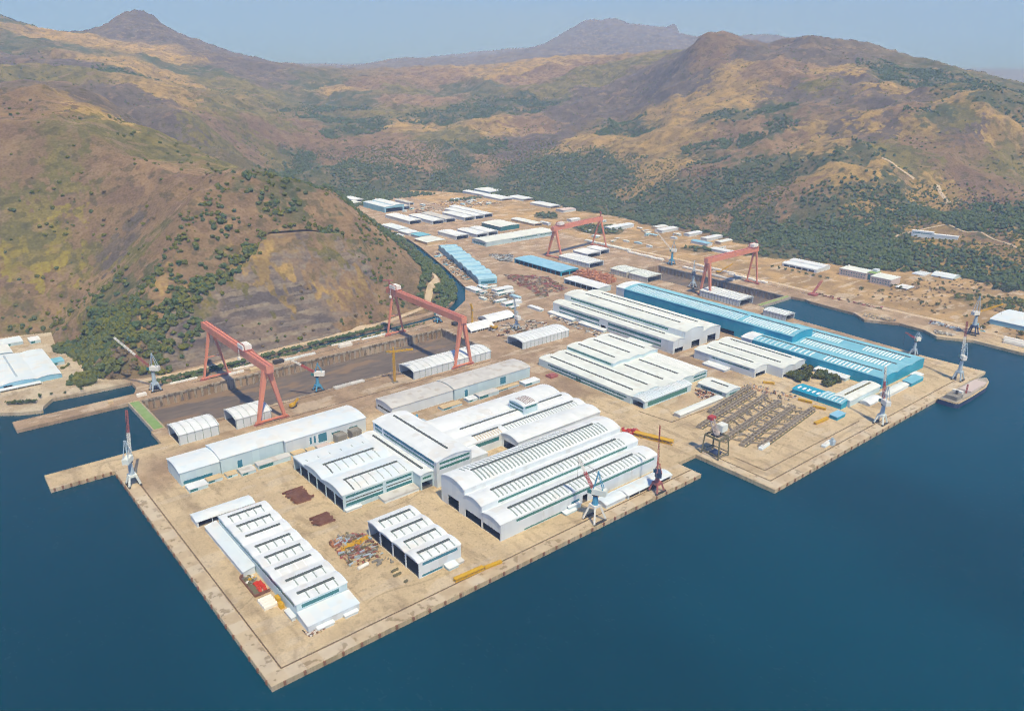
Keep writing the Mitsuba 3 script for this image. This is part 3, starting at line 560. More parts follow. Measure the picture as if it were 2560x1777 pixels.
# long sheds behind
k = hall('long_shed', 'long pale blue shed in three lengths on the left of the yard', 'x', 36, 69, [(260, 293, 12.4, 3.6)], wall='pale_blue_wall', roof='ice_roof', wins={'B0': [(38, 62, 1, 4, 'blue_glass')]}, cat='shed')
hall('', '', 'x', 69.8, 126, [(259.5, 293, 14.4, 3.4)], key=k, pre='second_', wall='pale_blue_wall', roof='ice_roof', wins={'B0': [(84, 88, 0.2, 8, 'blue_glass')]})
hall('', '', 'x', 126.8, 208, [(256, 292.5, 14.2, 3.6)], key=k, pre='third_', wall='white_wall', roof='ice_roof', wins={'B0': [(150, 152, 4, 11, 'blue_glass'), (154, 156, 4, 11, 'blue_glass'), (158.5, 167, 3, 11.5, 'blue_glass'), (172, 181, 7, 9, 'teal_glass'), (190, 199, 7, 9, 'teal_glass')]})
m = MB()
for x in (173, 188): m.box(x, x + 10, 246.5, 255.6, 0, 8.2)
part(k, 'grey_annex', m, 'grey_concrete')
k = hall('long_shed', 'long dusty grey-roofed shed beside the near dry dock', 'x', 242, 316, [(264, 294.5, 11.4, 3.4)], wall='white_wall', roof='grey_roof', wins={'A0': [(267, 292, 4, 6.5, 'dark_vent')]}, cat='shed')
hall('', '', 'x', 316.8, 421, [(262, 294, 12.6, 3.4)], key=k, pre='second_', wall='pale_blue_wall', roof='grey_roof', wins={'B0': [(330, 334, 0.3, 8, 'blue_glass'), (378, 386, 2, 10, 'blue_glass')]})

# painting shelters along the dry dock
for x0, x1, n, e, lab in ((59.5, 96.5, 6, 10.4, 'white ribbed painting shelter by the green dock gate, leftmost of the row'), (113, 148.5, 6, 10.6, 'white ribbed painting shelter under the left gantry crane leg'),
                          (314.5, 424, 15, 9.8, 'long white ribbed painting shelter under the middle gantry crane'), (474, 553, 13, 9.2, 'white ribbed painting shelter beyond the end of the near dry dock')):
    hall('painting_shelter', lab, 'x', x0, x1, [(336.5, 366.5, e, 4.0)], opens={'A0': [(337.6, 365.4, 0, e + 1.0)]}, ribs=(n, 'grey_strip', 0.5), cat='shelter', wall='white_wall')
for x0, x1, y0, y1, lab in ((462, 500, 426, 452, 'rounded white shelter with a dark base near the dock head, closer one'), (505, 549, 441, 468, 'rounded white shelter with a dark base near the dock head, farther one')):
    k = hall('rounded_shelter', lab, 'x', x0, x1, [(y0, y1, 3.0, 7.4)], wall='white_wall', opens={'A0': [(y0 + 2, y1 - 2, 0, 3)], 'B0': door_row(x0 + 1, x1 - 1, 5, 0.8, 2.8)}, ribs=(5, 'pale_strip', 0.5), cat='shelter')

# ------------------------------------------------------------------ the far white halls and the blue hall
k = hall('broad_hall', 'broad white hall of many low vaults with a raised centre part', 'y', 140, 284, [(454, 477, 8.6, 2.2), (477, 500, 8.6, 2.2)], wall='pale_blue_wall', roof='cream_roof',
         wins={'B0': [(146, 268, 4.2, 6.4, 'teal_glass'), (150, 262, 0.6, 2.4, 'green_band')]}, opens={'B0': [(214, 222, 0, 3.8)]}, vents=[(0, 148, 276), (1, 148, 276)])
bz = [(500 + 25.7 * i, 500 + 25.7 * (i + 1), 8.8, 2.4) for i in range(3)]
hall('', '', 'y', 136, 208.8, bz, key=k, pre='front_', wall='pale_blue_wall', roof='cream_roof', wins={'A0': [(553, 575, 4.6, 7.0, 'teal_glass'), (553, 575, 1, 2.6, 'teal_glass')], 'B1': [(140, 206, 4, 6.4, 'teal_glass')]},
     vents=[(0, 147, 204), (1, 147, 204)], strips=[(2, 22, 142, 206, 0.8, 0.15, 0.9, 'pale_strip')])
hall('', '', 'y', 209, 285, [(b[0], b[1], 13.2, 2.4) for b in bz], key=k, pre='raised_', wall='pale_blue_wall', roof='cream_roof', wins={'B0': [(212, 283, 10.2, 12.4, 'green_band')]}, vents=[(0, 219, 278), (1, 219, 278), (2, 219, 278)])
hall('', '', 'x', 455, 531, [(122, 139.6, 8.2, 2.6)], key=k, pre='end_', wall='pale_blue_wall', roof='ice_roof', opens={'A0': [(124, 138, 0, 5.8)]}, wins={'B0': [(460, 524, 1.4, 6.4, 'green_band')]}, strips=[(0, 22, 458, 528, 0.5, 0.05, 0.95, 'grey_strip')])

b9 = [(606, 628, 16, 3.2), (628, 664, 24, 4.4), (664, 700, 17.6, 4.6)]
k = hall('triple_hall', 'high white hall of three long vaults with three dark doorways in its gable', 'y', 209, 425, b9, wall='white_wall', roof='cream_roof',
         opens={'A0': [(609.5, 625.5, 0, 6.0), (642, 658, 0, 8.8), (674, 691, 0, 9.6)], 'B0': [(322, 331, 0, 7)]},
         wins={'B0': [(228, 318, 9.6, 13.4, 'teal_glass'), (334, 412, 9.6, 13.4, 'teal_glass'), (228, 318, 4.6, 6.6, 'green_band'), (334, 412, 4.6, 6.6, 'teal_glass')], 'S1': [(236, 412, 19.6, 22.4, 'green_band')]},
         vents=[(0, 232, 398), (1, 232, 400), (2, 232, 404)], strips=[(1, 20, 236, 300, 0.9, 0.55, 0.9, 'pale_strip'), (2, 24, 236, 330, 0.9, 0.1, 0.45, 'pale_strip')])
for y0, y1 in ((377, 428), (318, 366), (240, 278)):
    annex(k, 598, 605.6, y0, y1, 3.0, 4.0, 'x1', roof='white_roof', wall='pale_blue_wall')

bx = [(699, 733, 12, 3.0), (733, 767, 12, 3.0), (767, 801, 12, 3.0)]
k = hall('blue_hall', 'very long blue hall with a high part and lower vaults reaching to the right pier', 'y', -5, 160, bx, wall='blue_wall', roof='blue_roof',
         vents=[(0, 4, 158), (1, 4, 118), (2, 4, 150)], strips=[(0, 12, 14, 66, 1.8, 0.06, 0.42, 'pale_strip'), (0, 5, 84, 110, 1.9, 0.06, 0.42, 'pale_strip'), (0, 7, 118, 156, 1.6, 0.06, 0.42, 'ice_roof'), (1, 26, 10, 116, 1.9, 0.06, 0.44, 'pale_strip'), (2, 12, 10, 54, 1.8, 0.06, 0.44, 'pale_strip'), (2, 10, 86, 120, 1.7, 0.06, 0.44, 'pale_strip')])
hall('', '', 'y', 160.6, 176, [bx[0]], key=k, pre='white_end_', wall='white_wall', roof='white_roof')
hall('', '', 'y', 121, 398, [(724, 770, 21.5, 4.6)], key=k, pre='high_', wall='blue_wall', roof='blue_roof', vents=[(0, 126, 196), (0, 201, 392)],
     opens={'B0': [(204, 228, 0, 6)]}, strips=[(0, 17, 128, 194, 1.9, 0.05, 0.44, 'pale_strip'), (0, 44, 204, 388, 1.7, 0.05, 0.44, 'ice_roof')])
hall('', '', 'y', 398.6, 414, [(724, 770, 21.5, 4.6)], key=k, pre='far_end_', wall='white_wall', roof='white_roof')
annex(k, 688, 698.8, 30, 70, 3.4, 4.4, 'x1', roof='ice_roof', wall='pale_blue_wall')

k = hall('twin_hall', 'white hall of two lengths standing in front of the blue hall', 'y', 101, 185, [(617, 641, 11, 2.8)], wall='white_wall', roof='cream_roof', opens={'A0': [(620, 638.5, 0, 4.6)]}, wins={'B0': [(108, 160, 7.2, 8.8, 'green_band')]}, vents=[(0, 112, 176)])
hall('', '', 'y', 81, 185, [(641.6, 664, 11.4, 2.8), (664, 688, 11.4, 2.8)], key=k, pre='longer_', wall='white_wall', roof='cream_roof', opens={'A0': [(644, 686, 0, 3.4)]}, vents=[(0, 92, 176), (1, 92, 176)])
annex(k, 605, 616.8, 132, 164, 2.4, 3.0, 'x1', roof='white_roof')
hall('small_hall', 'small white hall with one dark roof vent between the skid yard and the broad hall', 'y', 87, 124, [(545, 570, 5.6, 2.4)], wall='pale_blue_wall', roof='cream_roof', vents=[(0, 94, 116)], wins={'B0': [(92, 120, 1.4, 3.6, 'teal_glass')], 'A0': [(551, 564, 1.2, 3.2, 'teal_glass')]})
hall('low_shed', 'low narrow cream-roofed shed along the edge of the skid yard', 'x', 466, 536, [(84.5, 92.5, 3.6, 1.0)], wall='grey_roof', roof='cream_roof', cat='shed')
k = hall('open_shed', 'blue shed with a half open roof at the end of the skid yard', 'y', -6, 20, [(612, 633, 6.4, 2.2)], wall='blue_wall', roof='blue_roof', strips=[(0, 6, -3, 18, 1.4, 0.04, 0.9, 'ice_roof')], cat='shed', opens={'A0': [(623, 631, 0, 3)]})
hall('', '', 'y', 20.6, 50, [(612, 633, 5.2, 1.6)], key=k, pre='far_', wall='blue_wall', roof='blue_wall', strips=[(0, 5, 24, 46, 2.6, 0.2, 0.5, 'pale_strip')])
hall('cream_hall', 'cream vaulted hall beside the blue hall at the right pier', 'x', 624, 689, [(-8.5, 10, 7.4, 2.6)], wall='pale_blue_wall', roof='cream_roof', vents=[(0, 630, 684)], vent_mat='olive_steel')
hall('low_shed', 'low cream shed in front of the blue hall gable', 'x', 679, 726, [(-22.5, -13.5, 3.8, 1.4)], wall='white_wall', roof='cream_roof', cat='shed')
hall('dome_shed', 'small rounded white shed behind the right quay crane', 'x', 643, 668, [(-21, -10, 2.4, 3.0)], wall='white_wall', cat='shed')
for i, (x0, x1, y0, y1, z, rf, wl, lab) in enumerate(((730, 760, -24, -13, 5, 'blue_roof', 'blue_wall', 'low blue shed at the foot of the blue hall gable'), (757, 772, -19, -9, 4.4, 'white_roof', 'white_wall', 'small white shed at the right end of the blue hall gable'),
        (583, 600, -18, -9, 4.4, 'sky_blue_roof', 'blue_wall', 'small blue cabin standing before the half open blue shed'))):
    key = thing('pier_shed', lab, 'shed'); annex(key, x0, x1, y0, y1, z - 0.8, z, 'y1', wall=wl, roof=rf, name='main')

# ------------------------------------------------------------------ cranes
def goliath(label, pn, pf, spread, h, on, of, tt, far_end=False, thick=1.0):
    """portal gantry crane: girder from the near legs pn to the far legs pf"""
    key = thing('gantry_crane', label, 'gantry crane', 'coral red gantry cranes over the dry docks')
    pn, pf = np.array(pn, float), np.array(pf, float)
    g = (pf - pn) / np.linalg.norm(pf - pn); s = np.array([-g[1], g[0]])
    P = lambda p, z, u=0, v=0: (*(p + g * u + s * v), z)
    m = MB(); m.beam(P(pn, h - 3.6, -on), P(pf, h - 3.6, of), 7.2, 7.2); part(key, 'girder', m, 'coral_steel')
    m = MB()
    for v in (-3.4, 3.4): m.beam(P(pn, h + 0.9, -on, v), P(pf, h + 0.9, of, v), 0.25, 0.25)
    m.beam(P(pn, h + 0.2, -on, 0), P(pf, h + 0.2, of, 0), 1.2, 0.5); part(key, 'rail', m, 'dull_red_steel')
    for p, w0, w1 in ((pn, 4.8, 2.8), (pf, 3.0, 2.0)):
        for v in (-1, 1):
            m = MB(); m.beam(P(p, 2.2, 0, v * spread / 2), P(p, h - 6.8, 0, v * 2.0), w1 * thick, w1 * thick, w0 * thick, w0 * thick); part(key, 'leg', m, 'coral_steel')
        m = MB(); m.beam(P(p, 2.6, 0, -spread / 2 - 3), P(p, 2.6, 0, spread / 2 + 3), 1.8, 1.6)
        part(key, 'sill_beam', m, 'coral_steel')
        if w0 < 4:
            m = MB(); m.beam(P(p, h * 0.42, 0, -spread * 0.31), P(p, h * 0.42, 0, spread * 0.31), 0.8, 0.8); part(key, 'tie_beam', m, 'coral_steel')
        for v in (-1, 1):
            m = MB(); m.beam(P(p, 0.9, 0, v * spread / 2 - 4.5), P(p, 0.9, 0, v * spread / 2 + 4.5), 1.4, 1.6); part(key, 'bogie', m, 'dull_red_steel')
    c = pn + (pf - pn) * tt
    m = MB(); m.beam(P(c, h + 3.6, -6.5), P(c, h + 3.6, 6.5), 9.5, 4.6); part(key, 'machine_house', m, 'white_paint')
    m = MB(); m.beam(P(c, h + 1.0, -8, 0), P(c, h + 1.0, 8, 0), 10.5, 0.7)
    m.beam(P(c, h + 6.5, 8, 3), P(c, h + 6.5, -7, 3), 0.8, 0.8); m.beam(P(c, h + 1, 8, 3), P(c, h + 6.5, 8, 3), 0.6); m.beam(P(c, h + 1, -7, 3), P(c, h + 6.5, -7, 3), 0.6)
    part(key, 'trolley', m, 'dull_red_steel')
    m = MB(); m.beam(P(c, h - 9.5, 2, 5.6), P(c, h - 9.5, 5, 5.6), 2.6, 2.6); m.beam(P(c, h - 8.4, 3.5, 5.6), P(c, h + 1, 3.5, 5.0), 0.5); part(key, 'cab', m, 'white_paint')
    if far_end:
        e = pf + g * (of - 3)
        m = MB(); m.beam(P(e, h, 0), P(e, h + 9, 0), 1.6); m.beam(P(e, h + 9, -4, -4), P(e, h + 9.4, 5, 6), 1.5, 1.2); part(key, 'service_crane', m, 'dull_red_steel')
    else:
        m = MB(); m.beam(P(c, h + 1, -9, -4), P(c, h - 6, -14, -8), 1.0); m.beam(P(c, h - 6, -14, -8), P(c, h - 16, -14, -8), 0.8); part(key, 'service_crane', m, 'coral_steel')
    return key
goliath('coral red gantry crane at the left, nearest the green dock gate', (147, 333), (147, 481), 27, 61, 9, 18, 0.34)
goliath('coral red gantry crane at the dock head below the quarried hill', (382, 336), (383, 485), 23, 61, 4, 13, 0.97, True, 0.9)
goliath('coral red gantry crane farthest away among the small far sheds', (838, 673), (972, 690), 34, 58, 8, 3, 0.1, True, 0.9)
goliath('coral red gantry crane on the right between the blue hall and the far dry dock', (848, 344), (972, 345), 19, 60, 6, 4, 0.94, True, 0.9)

def jib_crane(label, x, y, rot, gauge, hp, hc, jl, az, el, legs='white_paint', col='pale_steel', house='white_paint', jib='white_paint', tip='red_paint', af=14, tip_frac=0.45, hs=1.0, splay=0.0, jw=1.7):
    """quay crane: four-legged portal, column, slewing machine house, A-frame and luffing lattice jib"""
    key = thing('quay_crane', label, 'crane', 'level luffing cranes along the quays')
    c, s = math.cos(rot), math.sin(rot)
    R = lambda u, v, z: (x + u * c - v * s, y + u * s + v * c, z)
    q = gauge / 2
    for u in (-1, 1):
        for v in (-1, 1):
            m = MB(); m.beam(R(u * q * (1 + splay), v * q * (1 + splay), 0.8), R(u * q * 0.55, v * q * 0.55, hp), 1.3, 1.3); part(key, 'leg', m, legs)
    for v in (-1, 1):
        m = MB(); m.beam(R(-q - 1.5, v * q * (1 + splay), 0.8), R(q + 1.5, v * q * (1 + splay), 0.8), 1.5, 1.4); part(key, 'bogie', m, 'dark_steel')
    m = MB()
    m.beam(R(-q * 0.7, 0, hp), R(q * 0.7, 0, hp), q * 1.4, 2.0); part(key, 'portal_deck', m, legs)
    m = MB(); m.cyl(R(0, 0, hp + 0.9), R(0, 0, hc), q * 0.52, q * 0.34, 10); part(key, 'column', m, col, smooth=35)
    a = math.radians(az); f = np.array([math.cos(a), math.sin(a), 0]); l = np.array([-f[1], f[0], 0]); o = np.array([x, y, hc])
    m = MB(); m.cyl(o, o + [0, 0, 1.2], q * 0.6, q * 0.6, 10); part(key, 'turntable', m, 'dark_steel')
    m = MB(); m.beam(o - f * 7.5 * hs + [0, 0, 3.6], o + f * 2.2 * hs + [0, 0, 3.6], 5.2 * hs, 4.6); part(key, 'machine_house', m, house)
    m = MB(); m.beam(o + f * 2.4 * hs + l * 2.2 + [0, 0, 3.4], o + f * 5.0 * hs + l * 2.2 + [0, 0, 3.4], 2.0, 2.6); part(key, 'cab', m, 'teal_glass')
    m = MB(); top = o + [0, 0, 6 + af] - f * 1.5
    for v in (-2, 2):
        m.beam(o + l * v + [0, 0, 5.8] + f * 1.5, top + l * v * 0.3, 0.55); m.beam(o + l * v + [0, 0, 5.8] - f * 6, top + l * v * 0.3, 0.5)
    m.beam(top - l * 1.2, top + l * 1.2, 0.8); part(key, 'a_frame', m, col)
    j0 = o + f * 2.6 + [0, 0, 5.2]; e = math.radians(el); d = f * math.cos(e) + np.array([0, 0, math.sin(e)])
    m = MB(); m.lattice(j0, j0 + d * jl * (1 - tip_frac), jw, 9, 0.2 * jw); part(key, 'jib', m, jib)
    m = MB(); m.lattice(j0 + d * jl * (1 - tip_frac), j0 + d * jl, jw * 0.82, 7, 0.19 * jw); part(key, 'jib_tip', m, tip)
    m = MB(); m.beam(top, j0 + d * jl * 0.9, 0.22); m.beam(j0 + d * jl, j0 + d * jl + np.array([0, 0, -min(jl * math.sin(e) + 8, 16)]), 0.2); part(key, 'rope', m, 'dark_steel')
    return key
jib_crane('tall white and blue quay crane at the left quay edge beside the jetty', 6.2, 288, 1.57, 9, 9, 21, 38, 52, 79, legs='cream_roof', house='cream_roof', jib='white_paint', tip='dull_red_steel', tip_frac=0.5)
jib_crane('pale grey quay crane with a long raised jib on the strip between canal and dock', 83, 485, 0, 9, 8, 22, 46, 138, 44, legs='pale_steel', tip='white_paint', jib='dull_red_steel', tip_frac=0.6)
jib_crane('bright blue quay crane standing beside the near dry dock', 218, 376, 0, 8, 6, 16, 28, 142, 32, legs='blue_steel', col='blue_steel', jib='red_paint', tip='white_paint', hs=1.1, af=9)
jib_crane('white splay-legged quay crane in front of the largest hall', 266, 7.5, 0, 10, 13, 22, 26, 118, 62, legs='white_paint', col='blue_steel', house='cream_roof', jib='red_paint', tip='white_paint', splay=0.25, hs=1.15)
jib_crane('dark red quay crane with a thin upright jib near the step of the front quay', 337, 5.5, 0, 9, 8, 14, 38, 50, 84, legs='dull_red_steel', col='dull_red_steel', house='navy_steel', jib='red_paint', tip='red_paint', af=6, hs=0.8, jw=0.95)
jib_crane('blue and white quay crane with an upright pink jib on the right pier edge', 611.5, -48, 0, 9, 9, 20, 32, 56, 80, legs='cream_roof', col='pale_steel', jib='red_paint', tip='white_paint')
jib_crane('slender grey quay crane behind the moored barge', 793, -47.5, 0, 9, 10, 24, 38, 44, 83, legs='pale_steel', col='pale_steel', jib='white_paint', tip='dull_red_steel', hs=0.8)
jib_crane('grey quay crane with a white house on the opposite shore behind the barge', 978, 9, 1.57, 10, 12, 26, 40, -22, 10, legs='navy_steel', col='pale_steel', jib='yellow_paint', tip='yellow_paint', af=20)
jib_crane('small blue quay crane with a red jib behind the right end of the blue hall', 836, 22, 1.57, 7, 7, 17, 16, 150, 30, legs='pale_steel', col='pale_steel', jib='red_paint', tip='dull_red_steel', af=6, hs=0.7)
jib_crane('blue quay crane with a raised white jib beside the far dry dock', 968, 508, 1.57, 9, 8, 22, 46, 128, 48, legs='blue_steel', col='blue_steel', jib='white_paint', tip='white_paint')
jib_crane('dull grey quay crane behind the ribbed shed at the far dry dock', 874, 388, 1.57, 9, 8, 20, 18, 40, 60, legs='pale_steel', col='pale_steel', house='navy_steel', jib='pale_steel', tip='pale_steel', af=8)
jib_crane('pale grey crane with a vertical jib near the rounded shelters', 520, 403, 0, 8, 6, 13, 26, 80, 80, legs='pale_steel', col='pale_steel', jib='pale_steel', tip='pale_steel', af=6)
jib_crane('small blue and white crane at the head of the near dry dock', 455, 492, 0, 7, 5, 8, 6, 100, 30, legs='blue_steel', col='pale_steel', jib='blue_steel', tip='white_paint', af=3, hs=0.8)

# heavy four-legged crane at the inner corner of the pier
key = thing('portal_crane', 'heavy crane on tall olive legs with a white house at an inner quay corner', 'crane')
L4 = [(422.2, 25), (421.4, 6), (436.4, 6), (437.4, 24)]
for i, (x, y) in enumerate(L4):
    m = MB(); m.beam((x, y, 0.5), (429.3 + (x - 429.3) * 0.86, 15.4 + (y - 15.4) * 0.86, 18.5), 1.2, 1.2); part(key, 'leg', m, 'olive_steel')
m = MB()
for i in range(4):
    a, b = L4[i], L4[(i + 1) % 4]
    A_, B_ = [(429.3 + (p[0] - 429.3) * 0.86, 15.4 + (p[1] - 15.4) * 0.86, 18.8) for p in (a, b)]
    m.beam(A_, B_, 1.4, 1.4); m.beam((*a, 3.4), (*b, 3.4), 0.7)
part(key, 'frame', m, 'olive_steel')
m = MB(); m.box(425.5, 433, 11.5, 19.5, 18.9, 20.2); part(key, 'deck', m, 'dark_steel')
m = MB(); m.cyl((429.3, 15.4, 20), (429.3, 15.4, 23), 2.6); part(key, 'turntable', m, 'pink_wall')
m = MB(); m.box(430.5, 438.5, 11, 18, 22.4, 29); part(key, 'machine_house', m, 'cream_roof')
m = MB(); m.lattice((428, 16, 22), (424.5, 19, 36), 3.4, 7, 0.6); part(key, 'mast', m, 'pink_wall')
m = MB(); m.beam((421.5, 19.5, 36.4), (428, 19.5, 36.4), 5, 2.6); part(key, 'mast_head', m, 'red_paint')
m = MB(); m.box(425, 433, 11, 19, 0.1, 3.2); part(key, 'counterweight', m, 'navy_steel')

def tower_crane(label, x, y, h, jl, az, mat_='yellow_paint', cj=8):
    key = thing('tower_crane', label, 'crane')
    m = MB(); m.lattice((x, y, 0), (x, y, h), 1.8, int(h / 2.4), 0.4); part(key, 'mast', m, mat_)
    a = math.radians(az); f = np.array([math.cos(a), math.sin(a), 0]); o = np.array([x, y, h])
    m = MB(); m.lattice(o - f * cj, o + f * jl, 1.5, int(jl / 2.2), 0.36); m.beam(o + [0, 0, 5], o + f * jl * 0.8, 0.25); m.beam(o + [0, 0, 5], o - f * cj, 0.25); m.beam(o, o + [0, 0, 5], 0.8); part(key, 'jib', m, mat_)
    m = MB(); m.beam(o - f * cj - [0, 0, 1.2], o - f * (cj - 2.5) - [0, 0, 1.2], 2, 2); part(key, 'counterweight', m, 'grey_concrete')
    m = MB(); m.box(x - 3, x + 3, y - 3, y + 3, 0, 0.8); part(key, 'base', m, 'grey_concrete')
tower_crane('yellow tower crane beside the long painting shelter', 295, 345, 36, 22, -20)
tower_crane('thin yellow tower crane by the rounded shelters', 477, 444, 28, 18, 60)
def crawler(label, x, y, az, bl, el, body='yellow_paint', boom='yellow_paint'):
    key = thing('crawler_crane', label, 'crane')
    a = math.radians(az); f = np.array([math.cos(a), math.sin(a), 0]); l = np.array([-f[1], f[0], 0]); o = np.array([x, y, 0])
    for v in (-2.2, 2.2):
        m = MB(); m.beam(o - f * 3.5 + l * v + [0, 0, 0.8], o + f * 3.5 + l * v + [0, 0, 0.8], 1.1, 1.5); part(key, 'track', m, 'dark_steel')
    m = MB(); m.beam(o - f * 4 + [0, 0, 2.9], o + f * 2 + [0, 0, 2.9], 3.6, 2.6); part(key, 'body', m, body)
    e = math.radians(el); m = MB(); m.lattice(o + f * 2 + [0, 0, 2.5], o + f * (2 + bl * math.cos(e)) + [0, 0, 2.5 + bl * math.sin(e)], 1.4, 10, 0.4); part(key, 'boom', m, boom)
crawler('yellow crawler crane with a raised boom beside the far dry dock wall', 983, 418, -40, 26, 35)
crawler('yellow crawler crane among the clutter by the pale vertical-jib crane', 497, 420, 200, 12, 30)
crawler('small yellow machine at the foot of the left gantry crane', 178, 352, 30, 8, 25)
key = thing('crane_jib', 'reddish lattice jib lying on the right shore of the basin', 'jib'); m = MB(); m.lattice((985, 245, 1.5), (1040, 262, 10), 2.4, 14, 0.55); part(key, 'lattice', m, 'dull_red_steel')
m = MB(); m.box(980, 992, 238, 250, 0, 2.4); part(key, 'foot', m, 'dull_red_steel')

# ------------------------------------------------------------------ moored ship
key = thing('ship', 'small grey work ship moored at the right pier with a pale deck cover', 'ship')
SX = lambda q: [(716 + (a - 716) * 0.88, -58.5 + (b + 58.5) * 0.82) for a, b in q]
HULL = SX([(716, -58.5), (716, -79), (720, -82.5), (760, -83.5), (800, -82.5), (822, -77), (834, -69), (822, -62), (800, -58.5)])
hp = sg.Polygon(HULL)
m = MB(); t = extrude(hp, -3.9, 1.6); m.add(t.vertices, t.faces); part(key, 'hull', m, 'navy_steel')
m = MB(); t = extrude(hp.buffer(0.12), 1.5, 2.0); m.add(t.vertices, t.faces); part(key, 'rail', m, 'tan_box')
m = MB(); t = extrude(hp.buffer(-1.0), 2.4, 2.75); m.add(t.vertices, t.faces); part(key, 'deck', m, 'concrete')
m = MB(); m.box(757, 799, -75, -63, 2.7, 4.2); part(key, 'deck_cover', m, 'pink_wall')
m = MB(); m.box(721, 736, -75, -63, 2.7, 7); part(key, 'deck_house', m, 'grey_concrete')
m = MB(); m.box(737, 741, -73, -63, 2.7, 8.6); part(key, 'bridge', m, 'white_paint')
m = MB(); m.box(741.1, 741.4, -72.5, -63.5, 6.4, 8.0); part(key, 'bridge_window', m, 'teal_glass')
m = MB(); m.cyl((731, -70, 7.4), (731, -70, 11), 1.4); part(key, 'funnel', m, 'dark_steel')
m = MB(); m.lattice((752, -72, 2.7), (752, -72, 13), 1.0, 6, 0.3); part(key, 'mast', m, 'red_paint')

# ------------------------------------------------------------------ yard clutter
def laid(name, label, cat, x0, x1, y0, y1, n, w, h, bsdf, pname, rot=0.0, group=None, levels=1, gap=0.35):
    """rows of steel pieces laid along x"""
    key = thing(name, label, cat, group)
    c = ((x0 + x1) / 2, (y0 + y1) / 2)
    for lv in range(levels):
        for i in range(n - lv):
            y = (y0 - c[1]) + (y1 - y0) * (i + 0.5 + lv * 0.5) / n
            a, b = (x0 - c[0]) + rng.uniform(0, 3.5), (x1 - c[0]) - rng.uniform(0, 3.5)
            m = MB(); m.beam((a, y + rng.uniform(-gap, gap), h / 2 + lv * h), (b, y + rng.uniform(-gap, gap), h / 2 + lv * h), w, h)
            part(key, pname, m, bsdf, xf=(*c, rot))
    return key
laid('beam_stack', 'large stack of rusty brown steel beams in front of the two-vault hall', 'steel beams', 95, 113, 172, 196, 9, 1.1, 1.5, 'rust_steel', 'beam', 0.0, levels=2, gap=0.5)
laid('beam_stack', 'smaller stack of rusty red steel frames nearer the small vault hall', 'steel beams', 93, 111, 132, 146, 6, 1.0, 1.5, 'rust_steel', 'beam', 0.0, levels=2, gap=0.4)
for (x0, x1, y0, y1, n, lab) in ((104, 112, 61, 68, 3, 'short dark steel pieces laid out beside the scrap yard'), (106, 115, 47.5, 50.5, 1, 'dark steel slab nearest the four dark doorways, far one of two'), (106.5, 114.5, 42, 45, 1, 'dark steel slab nearest the four dark doorways, near one of two'),
                                 (112.5, 117, 57, 67, 4, 'row of small dark steel pieces against the four-door hall'), (107.5, 115.5, 32, 35, 1, 'grey steel slab lying alone by the corner of the four-door hall')):
    laid('steel_slab', lab, 'steel pieces', x0, x1, y0, y1, n, 1.5, 1.3, 'olive_steel' if n < 3 else 'grey_concrete', 'slab', 0.05)
def heap(key, poly, n, mats, smin, smax, hmax, name='scrap'):
    """a heap of loose pieces: too many and too small to tell apart, one part per colour"""
    x0, y0, x1, y1 = poly.bounds; per = {mt: MB() for mt in mats}
    k = 0
    while k < n:
        x, y = rng.uniform(x0, x1), rng.uniform(y0, y1)
        if not shapely.contains_xy(poly, x, y): continue
        L, w, h, a = rng.uniform(smin, smax), rng.uniform(0.4, 1.3), rng.uniform(0.3, hmax), rng.choice([0, 0.2, -0.2, 1.57, rng.uniform(0, 3)])
        z = rng.uniform(0, hmax * 0.5); d = np.array([math.cos(a), math.sin(a), rng.uniform(-0.12, 0.12)]) * L / 2
        per[mats[rng.integers(len(mats))]].beam(np.array([x, y, z + h / 2]) - d, np.array([x, y, z + h / 2]) + d, w, h); k += 1
    for mt, mb in per.items():
        if mb.n: part(key, name, mb, mt, kind='stuff')
key = thing('scrap_yard', 'big mixed scrap heap of steel in front of the four-door hall', 'scrap heap')
heap(key, sg.Polygon([(93, 107), (106, 113), (118, 98), (117, 80), (112, 70), (94, 68), (90, 76), (91, 92)]), 330, ['rust_steel', 'grey_concrete', 'olive_steel', 'pale_steel', 'dull_red_steel', 'tan_box'], 1.5, 6, 1.8)
heap(key, sg.Polygon([(92, 90), (118, 94), (118, 97), (92, 94)]), 70, ['yellow_paint'], 1.5, 5, 2.2, 'yellow_scrap')
heap(key, sg.Polygon([(91, 101), (99, 100), (99, 108), (92, 108)]), 50, ['orange_block', 'rust_steel'], 1.5, 4, 2.0, 'rust_scrap')
m = MB(); m.cyl((92, 65.5, 1.4), (100.5, 66.5, 1.4), 1.4, 1.4, 12); single('steel_pipe', 'big white steel pipe lying at the near edge of the scrap heap', 'pipe', m, 'white_paint', smooth=40)
